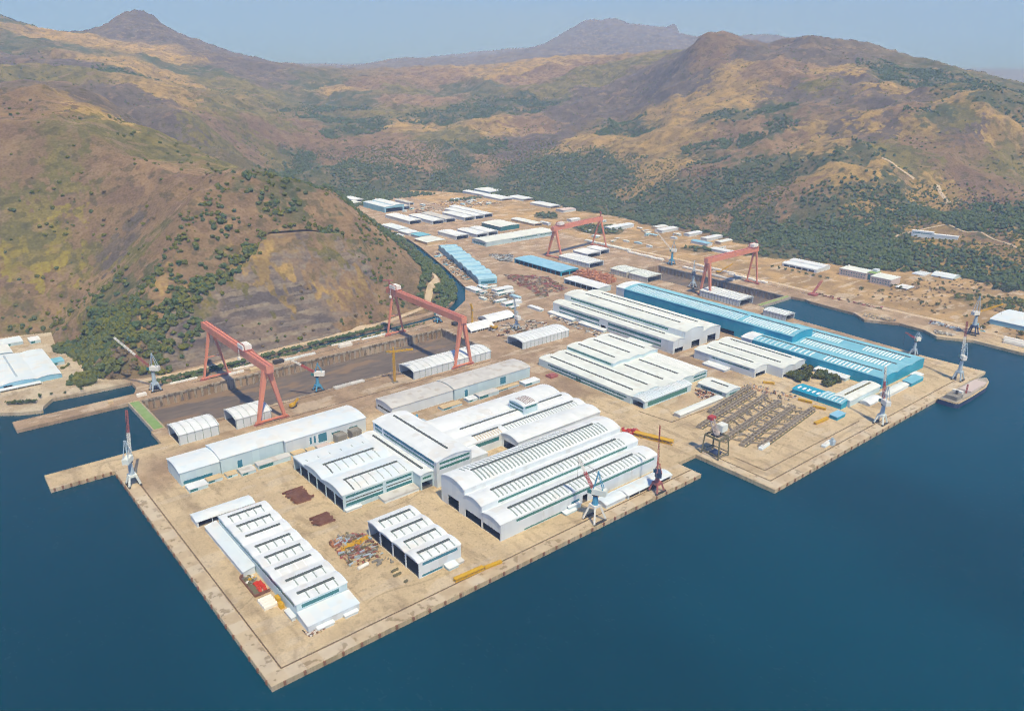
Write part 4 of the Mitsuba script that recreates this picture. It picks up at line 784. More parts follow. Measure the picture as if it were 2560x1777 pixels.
def girder(label, p, q, w, h, mt='yellow_paint', n=10):
    key = thing('steel_girder', label, 'girder'); p, q = np.array([*p, h / 2 + 0.3]), np.array([*q, h / 2 + 0.3])
    d = (q - p) / np.linalg.norm(q - p); s = np.array([-d[1], d[0], 0])
    for v in (-1, 1):
        m = MB(); m.beam(p + s * v * w / 2 + [0, 0, h / 2 - 0.25], q + s * v * w / 2 + [0, 0, h / 2 - 0.25], 0.6, 0.5); m.beam(p + s * v * w / 2 - [0, 0, h / 2 - 0.25], q + s * v * w / 2 - [0, 0, h / 2 - 0.25], 0.6, 0.5)
        for i in range(n): m.beam(p + (q - p) * i / n + s * v * w / 2 + [0, 0, (h / 2 - 0.3) * (1 if i % 2 else -1)], p + (q - p) * (i + 1) / n + s * v * w / 2 + [0, 0, (h / 2 - 0.3) * (-1 if i % 2 else 1)], 0.4)
        part(key, 'truss', m, mt)
    m = MB(); m.beam(p + [0, 0, h / 2 - 0.2], q + [0, 0, h / 2 - 0.2], w, 0.3); part(key, 'top_plate', m, mt)
girder('yellow lattice girder lying along the front quay edge', (136, 12.5), (160, 11.5), 2.6, 2.6); girder('shorter yellow girder beyond it along the front quay edge', (161, 11.2), (175, 9.6), 1.8, 1.6)
girder('yellow lattice girder lying behind the far end of the largest hall', (402, 88), (415, 52), 5.0, 3.6)
girder('yellow girder at the near edge of the skid yard', (558, -8.5), (580, -9.5), 2.6, 2.0); girder('yellow girder at the right end of the skid yard rows, nearest', (595, 15), (599, 3), 2.6, 2.0); girder('yellow girder at the right end of the skid yard rows, middle', (600, 35), (603, 21), 2.4, 2.0)
girder('orange-yellow girder at the top end of the skid yard', (612, 86), (619, 76), 2.4, 2.0)
key = thing('red_machine', 'bright red dismantled machine behind the far end of the largest hall', 'machine'); heap(key, sg.Polygon([(398, 103), (404, 104), (410, 90), (402, 88)]), 26, ['bright_red', 'red_paint'], 2, 6, 2.2, 'piece')
key = thing('yellow_column', 'yellow steel column and frame standing against the eight-vault hall', 'steel frame')
m = MB(); m.lattice((34.6, 72, 0.4), (33.8, 59.5, 0.8), 2.4, 6, 0.5); part(key, 'frame', m, 'yellow_paint')
for b in ((32.6, 35.4, 60, 64, 0, 3.4), (33.4, 35.8, 66, 70.5, 0, 4.4)): m = MB(); m.box(*b); part(key, 'block', m, 'yellow_paint')
key = thing('storage_pen', 'walled open pen with green and red material beside the eight-vault hall', 'storage pen')
m = MB(); m.box(24.6, 25.2, 82, 108.4, 0, 1.8); m.box(25.2, 35.6, 107.8, 108.4, 0, 2.6); m.box(25.2, 35.6, 82, 82.6, 0, 2.2); part(key, 'wall', m, 'rust_steel')
m = MB(); m.box(25.4, 31.0, 84, 107.4, 0.05, 0.5); part(key, 'green_floor', m, 'olive_steel')
heap(key, sg.Polygon([(29, 84.5), (34, 84), (34.4, 95), (30.4, 96)]), 30, ['bright_red'], 1.2, 3.5, 1.6, 'red_pile'); heap(key, sg.Polygon([(26, 96), (33, 97), (33, 107), (26, 107)]), 40, ['olive_steel', 'yellow_paint', 'grey_concrete', 'white_paint'], 1, 3, 1.3, 'loose_pile')
for i in range(4):
    m = MB(); y = 66.4 + i * 3.0
    m.add(*(lambda b=np.linspace(-1.35, 1.35, 7): (np.vstack([np.column_stack([np.full(7, 24.0), y + b, 3 - b * b * 0.7]), np.column_stack([np.full(7, 33.0), y + b, 3 - b * b * 0.7]), np.column_stack([np.full(7, 24.0), y + b, b * 0]), np.column_stack([np.full(7, 33.0), y + b, b * 0])]),
        np.array([[j, j + 7, j + 8, j + 1] for j in range(6)] + [[14 + j, j, j + 1, 15 + j] for j in range(6)] + [[7 + j, 21 + j, 22 + j, 8 + j] for j in range(6)] + [[0, 14, 21, 7], [6, 13, 27, 20]])))())
    single('rounded_tank', f'{("nearest", "second nearest", "third nearest", "farthest")[i]} of four pale rounded containers beside the eight-vault hall', 'container', m, 'white_paint', 'pale rounded containers by the eight-vault hall')
key = thing('rubble_pile', 'small pile of dark debris in front of the lean-to of the eight-vault hall', 'debris'); heap(key, sg.Polygon([(34, 33), (36, 24), (46, 25), (45, 27.2), (36.5, 27.2)]), 70, ['rust_steel', 'tan_box', 'white_paint', 'dark_steel'], 0.6, 2.4, 0.8)

def cabin(label, x0, x1, y0, y1, h, roof='tan_box', wall='pale_blue_wall', group=None, xf=None):
    key = thing('cabin', label, 'cabin', group)
    m = MB(); m.box(x0 + .3, x1 - .3, y0 + .3, y1 - .3, 0, h); part(key, 'wall', m, wall, xf=xf)
    m = MB(); ym = (y0 + y1) / 2; a, b = [(x, y, z) for x in (x0, x1) for y, z in ((y0, h), (ym, h + 0.5), (y1, h))], None
    m.add(np.array([(x0, y0, h), (x0, ym, h + .6), (x0, y1, h), (x1, y0, h), (x1, ym, h + .6), (x1, y1, h), (x0, y0, h - .25), (x0, y1, h - .25), (x1, y0, h - .25), (x1, y1, h - .25)]),
          np.array([[0, 3, 4, 1], [1, 4, 5, 2], [6, 8, 3, 0], [2, 5, 9, 7], [6, 7, 9, 8]])); m.add(np.array([(x0, y0, h), (x0, ym, h + .6), (x0, y1, h), (x1, y0, h), (x1, ym, h + .6), (x1, y1, h)]), np.array([[0, 1, 2], [3, 5, 4]]))
    part(key, 'roof', m, roof, xf=xf)
    m = MB(); m.box(x0 + 1, x0 + 0.45 * (x1 - x0), y0 + 0.22, y0 + 0.32, 0.8, h - 0.7); part(key, 'window', m, 'teal_glass', xf=xf)
    return key
for a in ((37, 53, 244, 255, 3.4, 'white_roof', 'long white site cabin at the left end of the long pale blue shed'), (54, 67, 249, 257, 3.0, 'tan_box', 'tan roofed cabin beside the first length of the long pale blue shed'), (70, 79.5, 248, 256, 2.8, 'tan_box', 'tan ribbed container row beside the long pale blue shed'),
          (81, 94, 244, 256, 3.0, 'grey_roof', 'grey roofed open cabin beside the long pale blue shed'), (96.5, 127, 246, 255, 4.2, 'grey_roof', 'long grey roofed site office beside the long pale blue shed'), (130, 142, 248, 256, 2.8, 'tan_box', 'tan cabin after the long site office'),
          (143, 151, 246, 254, 2.8, 'tan_box', 'tan cabin next to the grey annexes'), (153, 166, 245, 254, 2.6, 'pink_wall', 'pinkish cabin next to the grey annexes'), (154, 168, 236, 243, 2.4, 'white_roof', 'low white cabin in the lane behind the two-vault hall'),
          (291, 316, 247, 256, 2.8, 'tan_box', 'tan roofed cabin row beside the dusty grey shed'), (324, 336, 247, 257, 3.0, 'white_roof', 'white cabin in the lane beside the dusty grey shed'), (337, 364, 246, 256, 4.2, 'grey_roof', 'long grey roofed site office in the lane beside the dusty grey shed'),
          (366, 396, 250, 256, 2.4, 'tan_box', 'low tan cabin in the lane beside the dusty grey shed'), (398, 420, 243, 254, 3.4, 'white_roof', 'white roofed cabin at the far end of the lane')):
    cabin(a[6], *a[:6])
m = MB(); m.box(436, 447, 243, 252, 0, 2.4); m.box(438, 445, 245, 250, 2.4, 3.4); single('steel_block', 'dark red steel block before the corner of the broad hall', 'steel block', m, 'dull_red_steel')

# assembly skid rows
rows = [((500, 74), (586, 86)), ((462, 58), (579, 75)), ((468, 45.5), (581, 62)), ((455, 26), (578, 43.5)), ((462, 9), (577, 27)), ((473, -3.5), (588, 11.5))]
names = ['farthest', 'second farthest', 'third farthest', 'third nearest', 'second nearest', 'nearest']
for (p, q), nm in zip(rows, names):
    key = thing('skid_row', f'{nm} of the long grey skid rows in the open assembly yard', 'skid row', 'long skid rows in the assembly yard')
    p, q = np.array([*p, 0.0]), np.array([*q, 0.0]); L = np.linalg.norm(q - p); d = (q - p) / L; s = np.array([-d[1], d[0], 0])
    for v in (-1.7, 1.7):
        m = MB(); m.beam(p + s * v + [0, 0, 3.4], q + s * v + [0, 0, 3.4], 0.9, 1.0); part(key, 'beam', m, 'skid_steel')
    n = int(L / 6.4)
    for i in range(n + 1):
        c = p + d * L * i / n
        m = MB(); m.beam(c - s * 2.4 + [0, 0, 1.45], c + s * 2.4 + [0, 0, 1.45], 1.7, 2.9); part(key, 'pier', m, 'skid_steel')
    g = MB(); g.beam(p - s * 3.2 + [0, 0, 0.12], q - s * 3.2 + [0, 0, 0.12], 1.4, 0.2); part(key, 'footing', g, 'olive_steel')
GAPS = ['farthest', 'second farthest', 'middle', 'second nearest', 'nearest']
for gi, ((p, q), (p2, q2)) in enumerate(zip(rows[:-1], rows[1:])):
    p, q, p2, q2 = (np.array([*v, 0.0]) for v in (p, q, p2, q2))
    key = thing('cross_frame', f'line of brown cross frames filling the {GAPS[gi]} gap between the skid rows', 'steel frame', 'cross frames between the skid rows')
    for t in np.linspace(0.08, 0.92, 8):
        a, b = p + (q - p) * t, p2 + (q2 - p2) * t; d = (b - a) / np.linalg.norm(b - a)
        m = MB(); m.beam(a + d * 3 + [0, 0, 1.0], b - d * 3 + [0, 0, 1.0], 0.8, 1.2); part(key, 'frame', m, 'skid_steel')
key = thing('skid_clutter', 'loose grey blocks and timbers between the skid rows', 'debris'); heap(key, sg.Polygon([(466, 50), (580, 68), (584, 16), (480, -2), (462, 30)]), 420, ['grey_concrete', 'concrete', 'tan_box', 'olive_steel'], 0.8, 3.2, 1.2)
heap(key, sg.Polygon([(540, 84), (600, 96), (606, 40), (588, 40), (586, 84)]), 150, ['grey_concrete', 'orange_block', 'tan_box', 'dark_steel', 'pink_wall'], 0.8, 3.5, 1.2)
key = thing('side_clutter', 'reddish clutter and pipes behind the small hall at the broad hall', 'debris'); heap(key, sg.Polygon([(520, 100), (532, 120), (546, 118), (540, 96)]), 90, ['orange_block', 'dark_steel', 'pink_wall', 'rust_steel'], 0.8, 3.5, 1.3)
for x, y, r, lab in ((468, -6, 0.12, 'white boat-shaped cover at the near left corner of the skid yard'), (518, -40, 0.1, 'small white launch standing on the bare right pier')):
    key = thing('boat', lab, 'boat'); t = extrude(sg.Polygon([(0, -2), (15, -2.2), (19, 0), (15, 2.2), (0, 2)]), 0.2, 2.2); m = MB(); m.add(t.vertices, t.faces); part(key, 'hull', m, 'ice_roof', xf=(x, y, r))
    m = MB(); m.box(3, 12, -1.4, 1.4, 2.2, 3.2); part(key, 'cabin', m, 'white_paint', xf=(x, y, r))
m = MB(); m.box(528, 533, -44, -40, 0, 4.5); m.box(529, 531, -43, -41, 4.5, 7); single('pump_house', 'small pale box beside the launch on the right pier', 'box', m, 'pale_steel')
for x0, x1, y0, y1, z, mt, lab in ((160, 178, 478, 481, 2.0, 'white_paint', 'white container row by the left gantry crane far leg'), (183, 196, 472, 478, 3.0, 'tan_box', 'tan container beside the left gantry crane far leg'), (170, 196, 490.5, 493, 1.5, 'white_paint', 'white pipe row along the canal, left'),
                                   (214, 226, 478, 484, 3.6, 'dark_steel', 'dark round-topped tank on the dock strip'), (228, 268, 481, 484, 2.0, 'ice_roof', 'pale blue long container row on the dock strip'), (300, 318, 481, 486, 3.4, 'white_paint', 'short white shed on the dock strip'),
                                   (296, 336, 494, 496, 1.4, 'white_paint', 'white pipe row along the canal, middle'), (337, 372, 491, 493, 1.4, 'ice_roof', 'pale pipe row along the canal, right'), (100, 130, 491, 493.5, 1.5, 'white_paint', 'white pipe row beside the pale grey quay crane'),
                                   (62, 72, 477, 482, 2.4, 'white_paint', 'small white hut on the mole near the dock gate'), (34, 39, 477, 481, 2.2, 'tan_box', 'small yellowish box on the mole'), (233, 270, 366, 372, 1.6, 'grey_roof', 'grey steel plates stacked at the dock edge'), (462, 471, 463, 471, 4, 'dark_steel', 'dark round tank behind the gantry crane leg at the dock head')):
    m = MB(); n = max(1, int((x1 - x0) / 9))
    for i in range(n): a = x0 + (x1 - x0) * i / n; m.box(a + .2, x0 + (x1 - x0) * (i + 1) / n - .2, y0, y1, 0, z * (1 - 0.1 * (i % 2))); m.box(a + .5, x0 + (x1 - x0) * (i + 1) / n - .5, y0 + .4, y1 - .4, z * (1 - 0.1 * (i % 2)), z * (1 - 0.1 * (i % 2)) + .35)
    single('dock_container', lab, 'container', m, mt)

# ------------------------------------------------------------------ far sheds
def shed(label, ax, a0, a1, b0, b1, e, r=1.8, wall='white_wall', roof='white_roof', dark=True, vent=False, group=None, xf=None, ribs=None, cat='shed'):
    return hall('storage_shed', label, ax, a0, a1, [(b0, b1, e, r)], wall=wall, roof=roof, opens={'A0': [(b0 + 1.2, b1 - 1.2, 0, e - 1)]} if dark else None, cat=cat, group=group, xf=xf, ribs=ribs, vents=[(0, a0 + 4, a1 - 4)] if vent else ())
shed('grey-white ribbed shed with a dark end beside the far dry dock', 'y', 278, 350, 842, 876, 9.6, 2.5, ribs=(14, 'grey_strip', 0.8))
shed('small ribbed shed with a dark end at the water near the pale green dock gate', 'y', 197, 233, 834, 856, 8, 2.2, ribs=(8, 'grey_strip', 0.8))
shed('near one of two grey sheds beyond the far end of the blue hall', 'y', 451, 490, 837, 873, 9.4, 2.4, ribs=(8, 'grey_strip', 0.6), wall='grey_roof', roof='cream_roof')
shed('far one of two grey sheds beyond the far end of the blue hall', 'y', 494, 530, 835, 871, 9.4, 2.4, ribs=(7, 'grey_strip', 0.6), wall='grey_roof', roof='cream_roof', dark=False)
k = hall('open_shed', 'bright blue-roofed shed with a long row of dark bays near the far gantry crane', 'y', 569, 690, [(757, 797, 8, 1.6)], wall='blue_wall', roof='sky_blue_roof', opens={'B0': door_row(571, 688, 10, 1.0, 6.6), 'A0': [(759, 776, 0, 5.6), (778, 795, 0, 5.6)]}, cat='shed')
k = hall('open_shed', 'white-roofed shed with a row of dark bays behind the high white hall', 'y', 457, 534, [(731, 759, 8, 1.4)], wall='pale_blue_wall', roof='white_roof', opens={'B0': door_row(458, 533, 6, 1.0, 6.6)}, cat='shed')
shed('white shed with a dark end at the foot of the far gantry crane', 'y', 578, 655, 832, 868, 8.6, 2.0, ribs=(9, 'grey_strip', 0.6))
shed('small white shed beyond the far gantry crane foot, nearer one', 'y', 634, 672, 884, 918, 8, 2.0); shed('small white shed beyond the far gantry crane foot, farther one', 'y', 640, 676, 924, 948, 8, 2.0)
key = thing('steel_module', 'rusty orange ship block of stacked frames between the far sheds', 'ship block')
for i in range(5):
    for j in range(3):
        m = MB(); m.box(768 + j * 12, 778.5 + j * 12, 486 + i * 14, 497.5 + i * 14, 0.4, 7.5 + 2.5 * ((i + j) % 2)); part(key, 'frame', m, 'orange_block')
        m = MB(); m.lattice((773 + j * 12, 490 + i * 14, 8), (773 + j * 12, 490 + i * 14, 13), 3, 2, 0.7); part(key, 'mast', m, 'orange_block')
# long saw of pale blue roofs, turned about 21 degrees
hall('canal_shed', 'row of sky-blue vaulted sheds stepping along the canal', 'x', 0, 31, [(i * 29.2, (i + 1) * 29.2, 8.4 + 1.5 * (i % 2), 4.2) for i in range(9)], wall='sky_blue_roof', roof='pale_blue_roof', xf=(617, 612, -0.361), wins={'B0': [(4, 27, 1, 5, 'blue_glass')], 'A0': [(4, 60, 1, 4.5, 'blue_glass')]}, opens={'A0': [(70, 100, 0, 5.5), (150, 170, 0, 5)]}, vents=[(i, 1, 30) for i in range(9)], vent_mat='sky_blue_roof', cat='shed')
hall('canal_hall', 'long white hall in the far yard before the far gantry crane', 'x', 797, 975, [(823, 868, 9.2, 3.0)], wall='pale_blue_wall', roof='cream_roof', wins={'B0': [(862, 930, 5, 7, 'teal_glass'), (936, 970, 5, 7, 'green_band')], 'A0': [(828, 864, 2, 6, 'blue_glass')]}, vents=())
shed('teal-walled shed with a pale roof in the far yard', 'y', 924, 990, 915, 967, 9, 1.6, wall='teal_glass', roof='cream_roof', dark=False)
for x0, x1, y0, y1, lab in ((789, 820, 910, 974, 'leftmost of the three white sheds before the teal-walled shed'), (832, 860, 898, 966, 'middle of the three white sheds before the teal-walled shed'), (864, 890, 902, 966, 'rightmost of the three white sheds before the teal-walled shed'),
                            (803, 834, 1103, 1204, 'leftmost white shed of the far row below the big blue far shed'), (843, 873, 1072, 1168, 'second white shed of the far row below the big blue far shed'), (879, 905, 1073, 1170, 'third white shed of the far row, with a duller roof'),
                            (923, 950, 1062, 1150, 'left one of the three long parallel sheds at the far yard edge'), (955, 979, 1064, 1185, 'middle one of the three long parallel sheds at the far yard edge'), (984, 1008, 1068, 1208, 'right one of the three long parallel sheds at the far yard edge')):
    shed(lab, 'y', y0, y1, x0, x1, 7.8, 1.8, roof='grey_roof' if 'duller' in lab else 'white_roof')
k = hall('storage_shed', 'big blue-walled shed with a dark doorway at the far end of the yard', 'y', 1262, 1362, [(836, 862, 13, 1.5), (862, 890, 15, 2.0)], wall='sky_blue_roof', roof='ice_roof', opens={'A0': [(840, 886, 0, 9.5)]}, cat='shed')
shed('small shed with a dark doorway beside the big blue far shed', 'y', 1270, 1300, 894, 912, 8, 1.2, roof='grey_roof')
FAR = [(853, 880, 1440, 1500, 'white', 'white low building at the far left corner of the yard, behind'), (826, 852, 1398, 1432, 'cream', 'cream low building at the far left corner of the yard, in front'), (1166, 1190, 1300, 1400, 'white', 'white shed at the forest edge behind the far yard, left'), (1198, 1250, 1320, 1390, 'white', 'broad white shed at the forest edge behind the far yard'),
       (1160, 1200, 1225, 1300, 'white', 'white shed with a dark end at the forest edge, right of the broad one'), (1204, 1240, 1190, 1250, 'white', 'white shed at the forest edge, rightmost of the group'), (740, 766, 1050, 1116, 'ice', 'row of pale cabins along the canal in the far yard, far end'), (734, 762, 1000, 1040, 'ice', 'pale cabins along the canal in the far yard, middle'),
       (736, 764, 962, 994, 'teal', 'small blue-green roofed cabin along the canal in the far yard'), (716, 760, 905, 950, 'cream', 'pale cabins beside the far end of the sky-blue vaulted sheds'), (1006, 1030, 920, 1000, 'cream', 'long pale wall shed beyond the teal-walled shed'), (1036, 1044, 908, 934, 'white', 'small white hut left of the far gantry crane girder'),
       (1104, 1132, 905, 920, 'white', 'small white shed under the forest behind the far gantry crane'), (1098, 1172, 780, 800, 'ice', 'long pale blue roofed barracks under the forest, right of the far gantry crane'), (1170, 1224, 700, 720, 'white', 'white roofed barracks under the forest, third from the right'), (1188, 1222, 726, 744, 'cream', 'cream barracks just behind the white roofed barracks'), (1186, 1228, 640, 655, 'white', 'white hut row in the trees, upper'), (1178, 1230, 590, 606, 'white', 'white hut row in the trees, second'),
       (1172, 1210, 552, 566, 'cream', 'cream hut row in the trees, third'), (1112, 1130, 486, 532, 'white', 'white hut row nearest the right gantry crane'), (1186, 1220, 1066, 1140, 'white', 'long white huts at the foot of the forest behind the far sheds'), (1172, 1214, 1004, 1030, 'pink', 'pinkish hut under the forest behind the far sheds'), (1140, 1156, 560, 600, 'blue', 'small blue roofed hut in the trees'), (940, 954, 1318, 1384, 'grey', 'grey long low shed right of the big blue far shed')]
RF = {'white': 'white_roof', 'cream': 'cream_roof', 'ice': 'ice_roof', 'teal': 'blue_roof', 'pink': 'pink_wall', 'blue': 'sky_blue_roof', 'grey': 'grey_roof'}
for x0, x1, y0, y1, c, lab in FAR:
    z = float(max(0.0, ground_z((x0 + x1) / 2, (y0 + y1) / 2)[0])); ax = 'x' if x1 - x0 > y1 - y0 else 'y'
    a, b = ((x0, x1), (y0, y1)) if ax == 'x' else ((y0, y1), (x0, x1))
    hall('far_building', lab, ax, *a, [(b[0], b[1], z + 5.5, 1.4)], z0=z - 3, roof=RF[c], wall='white_wall' if c != 'cream' else 'tan_box', cat='building', opens={'A0': [(b[0] + 2, b[1] - 2, z, z + 4)]} if y1 - y0 > 50 else None)
HUTS = [(rng.uniform(716, 772), rng.uniform(900, 1130)) for _ in range(16)] + [(rng.uniform(1010, 1060), rng.uniform(600, 1010)) for _ in range(14)] + [(rng.uniform(880, 1130), rng.uniform(1200, 1330)) for _ in range(16)] + [(rng.uniform(1120, 1180), rng.uniform(520, 900)) for _ in range(16)] + [(rng.uniform(570, 640), rng.uniform(470, 600)) for _ in range(10)] + [(rng.uniform(640, 700), rng.uniform(660, 860)) for _ in range(8)]
for i, (x, y) in enumerate(HUTS):
    if shapely.contains_xy(LAND.buffer(-8), x, y) and not shapely.contains_xy(shapely.union_all([sg.box(f[0] - 6, f[2] - 6, f[1] + 6, f[3] + 6) for f in FAR] + [sg.Polygon([(610, 600), (650, 590), (750, 840), (700, 860)])]), x, y):
        w, l = rng.uniform(5, 9), rng.uniform(9, 22); w, l = (w, l) if i % 2 else (l, w)
        cabin('small pale hut among the scattered huts of the far yard', x - w / 2, x + w / 2, y - l / 2, y + l / 2, rng.uniform(2.6, 4.2), ('white_roof', 'cream_roof', 'ice_roof', 'grey_roof', 'pale_blue_roof')[i % 5], ('white_wall', 'tan_box', 'pale_blue_wall')[i % 3], 'small huts scattered in the far yard')

for x0, x1, y0, y1, mt, lab in ((994, 999, 395, 476, 'white_paint', 'long white pipe rack beside the far dry dock, far'), (984, 990, 326, 400, 'white_paint', 'long white pipe rack beside the far dry dock, near'), (957, 963, 370, 420, 'grey_roof', 'grey plates along the far dry dock wall'), (974, 982, 535, 620, 'white_paint', 'long pale pipe rack behind the blue crane'), (985, 993, 625, 745, 'cream_roof', 'long pale pipe rack beyond the far gantry crane'), (962, 968, 430, 480, 'white_paint', 'white containers on the far dry dock edge')):
    m = MB(); n = max(2, int((y1 - y0) / 12))
    for i in range(n): m.box(x0, x1, y0 + (y1 - y0) * i / n + .8, y0 + (y1 - y0) * (i + 1) / n - .8, 0.5, 3.2 - 0.6 * (i % 3 == 1)); m.box(x0 + 1, x1 - 1, y0 + (y1 - y0) * i / n + 1, y0 + (y1 - y0) * i / n + 2, 0, 0.6)
    single('pipe_rack', lab, 'pipe rack', m, mt)
for poly, mats, n, lab in ((sg.Polygon([(640, 490), (660, 530), (664, 566), (688, 640), (735, 580), (712, 505)]), ['rust_steel', 'dull_red_steel', 'grey_concrete', 'olive_steel'], 420, 'wide field of rusty steel pieces before the bright blue-roofed shed'), (sg.Polygon([(745, 715), (758, 770), (796, 743), (756, 697)]), ['grey_concrete', 'grey_roof', 'pale_steel', 'dark_steel'], 200, 'field of grey steel frames in the far yard'),
                           (sg.Polygon([(566, 510), (580, 580), (604, 560), (640, 560), (610, 500)]), ['grey_concrete', 'olive_steel', 'concrete', 'dark_steel', 'white_paint'], 160, 'clutter around the small buildings at the canal bend'), (sg.Polygon([(478, 372), (488, 425), (560, 430), (570, 372)]), ['rust_steel', 'grey_roof', 'olive_steel', 'white_paint', 'dark_steel'], 150, 'scattered steel behind the ribbed painting shelter'), (sg.Polygon([(575, 230), (578, 300), (592, 420), (598, 420), (594, 300), (588, 232)]), ['pale_steel', 'rust_steel', 'white_paint', 'concrete', 'dark_steel'], 130, 'rows of plates along the side of the high white hall'),
                           (sg.Polygon([(640, 640), (655, 690), (700, 830), (690, 836), (640, 730), (614, 650)]), ['rust_steel', 'white_paint', 'grey_concrete', 'blue_steel', 'olive_steel'], 160, 'clutter between the canal and the sky-blue vaulted sheds'), (sg.Polygon([(880, 1200), (900, 1260), (1100, 1330), (1150, 1200), (1030, 1190)]), ['grey_concrete', 'rust_steel', 'olive_steel', 'white_paint'], 260, 'far stockyard clutter behind the parallel sheds')):
    key = thing('steel_field', lab, 'debris'); heap(key, poly, n, mats, 2, 9, 1.6, 'piece')
for x0, x1, y0, y1, h, rf, lab in ((582, 596, 574, 602, 4, 'white_roof', 'white gabled hut at the canal bend'), (609, 643, 556, 570, 4, 'white_roof', 'long white hut near the sky-blue sheds, upper'), (600, 632, 540, 550, 3.4, 'cream_roof', 'long pale hut near the sky-blue sheds, lower'), (572, 604, 489, 501, 4.4, 'white_roof', 'white roofed open shelter beside the canal yard'), (595, 603, 440, 468, 3.2, 'white_roof', 'low white hut before the high white hall')):
    cabin(lab, x0, x1, y0, y1, h, rf, 'white_wall')

# ------------------------------------------------------------------ right shore
k = thing('office_building', 'pale pink office building with a dark glass entrance on the right shore', 'building')
for nm, x0, x1, y0, y1, h in (('far_wing', 1137, 1166, 238, 285, 11), ('near_wing', 1127, 1160, 192, 226, 11), ('entrance', 1140, 1163, 226, 238, 12.5)):
    m = MB(); m.box(x0, x1, y0, y1, 0, h); part(k, nm, m, 'pink_wall')
    m = MB(); m.box(x0 - .4, x1 + .4, y0 - .4, y1 + .4, h, h + 0.6); part(k, nm + '_roof', m, 'cream_roof' if nm != 'entrance' else 'green_deck')
m = MB(); m.box(1139.7, 1139.95, 227.5, 236.5, 1, 10); part(k, 'window', m, 'blue_glass')
for x, ya, yb in ((1136.7, 240, 283), (1126.7, 194, 224)):
    for z in (2.8, 6.6):
        for t in np.arange(ya, yb - 2, 4.4):
            m = MB(); m.box(x, x + 0.25, t, t + 2.2, z, z + 1.4); part(k, 'window', m, 'blue_glass')
m = MB(); m.box(1152, 1162, 228, 236, 13.1, 17); part(k, 'penthouse', m, 'white_wall'); m = MB(); m.cyl((1158, 280, 11.5), (1158, 280, 15), 1.6); part(k, 'tank', m, 'white_paint')
hall('arched_hall', 'broad white arched hall in front of the forest on the right', 'y', 314, 380, [(1116, 1138, 5.6, 2.2), (1138, 1160, 7.0, 2.4)], wall='white_wall', roof='white_roof', cat='building', opens={'B0': door_row(318, 378, 5, 2, 3.6)})
hall('dome_hall', 'small pale green rounded hall on the right flats', 'y', 147, 182, [(1252, 1284, 2.4, 5.0)], wall='pale_blue_wall', roof='ice_roof', cat='building')
m = MB(); m.box(1240, 1268, 189, 209, 0, 1.8); single('low_pad', 'low flat white building left of the pale green rounded hall', 'building', m, 'white_wall')
z = float(ground_z(1372, 235)[0])
k = thing('hill_building', 'long white building on the bare knoll among the trees', 'building'); xf = (1360, 272, -1.29)
m = MB(); m.box(0, 36, -5, 5, z - 8, z + 8); m.box(36.2, 76, -5, 5, z - 8, z + 5); part(k, 'wall', m, 'white_wall', xf=xf); m = MB(); m.box(-.5, 36.1, -5.5, 5.5, z + 8, z + 8.6); m.box(36.3, 76.5, -5.5, 5.5, z + 5, z + 5.5); part(k, 'roof', m, 'white_roof', xf=xf); m = MB(); m.box(2, 34, -5.2, -5.02, z + 4.4, z + 5.8); part(k, 'window', m, 'blue_glass', xf=xf)
hall('shore_hall', 'pale blue hall at the right edge of the picture', 'y', -60, 14, [(1046, 1116, 7, 3)], wall='sky_blue_roof', roof='ice_roof', cat='building')
for i, (x0, x1, y0, y1) in enumerate(((983, 990, -75, -26), (972, 979, -75, -30))):
    m = MB(); m.box(x0, x1, y0, y1, 0.3, 3.0); m.cyl(((x0 + x1) / 2, y0, 3.0), ((x0 + x1) / 2, y1, 3.0), 2.6, 2.6, 10); single('long_container', ('upper', 'lower')[i] + ' of two long white containers at the right edge of the picture', 'container', m, 'white_paint')
for poly, n, mats, lab in ((sg.Polygon([(980, 66), (992, 70), (990, 28), (980, 30)]), 60, ['white_paint', 'pale_steel', 'rust_steel'], 'white and grey boxes stacked along the right shore'), (sg.Polygon([(940, 42), (950, 46), (958, 24), (948, 22)]), 50, ['grey_concrete', 'white_paint', 'concrete'], 'pale boxes at the water on the right shore'), (sg.Polygon([(936, 140), (948, 142), (958, 100), (950, 98)]), 60, ['concrete', 'grey_concrete', 'tan_box'], 'pale stone fill along the right shore'),
                           (sg.Polygon([(988, 250), (998, 250), (1000, 140), (990, 140)]), 60, ['rust_steel', 'olive_steel', 'dull_red_steel'], 'reddish steel scattered along the right shore track'), (sg.Polygon([(1000, 6), (1024, 32), (1030, 24), (1006, 0)]), 20, ['blue_roof', 'ice_roof', 'yellow_paint'], 'pale green and yellow boxes near the far shore crane')):
    key = thing('shore_clutter', lab, 'debris'); heap(key, poly, n, mats, 2, 7, 2.2, 'piece')
# car park roof beside the office
m = MB(); m.box(1126, 1152, 164, 184, 2.4, 2.8)
for x in (1128, 1150):
    for y in (166, 175, 182): m.box(x - .3, x + .3, y - .3, y + .3, 0, 2.4)
single('carport', 'low white carport beside the office building', 'carport', m, 'white_roof')

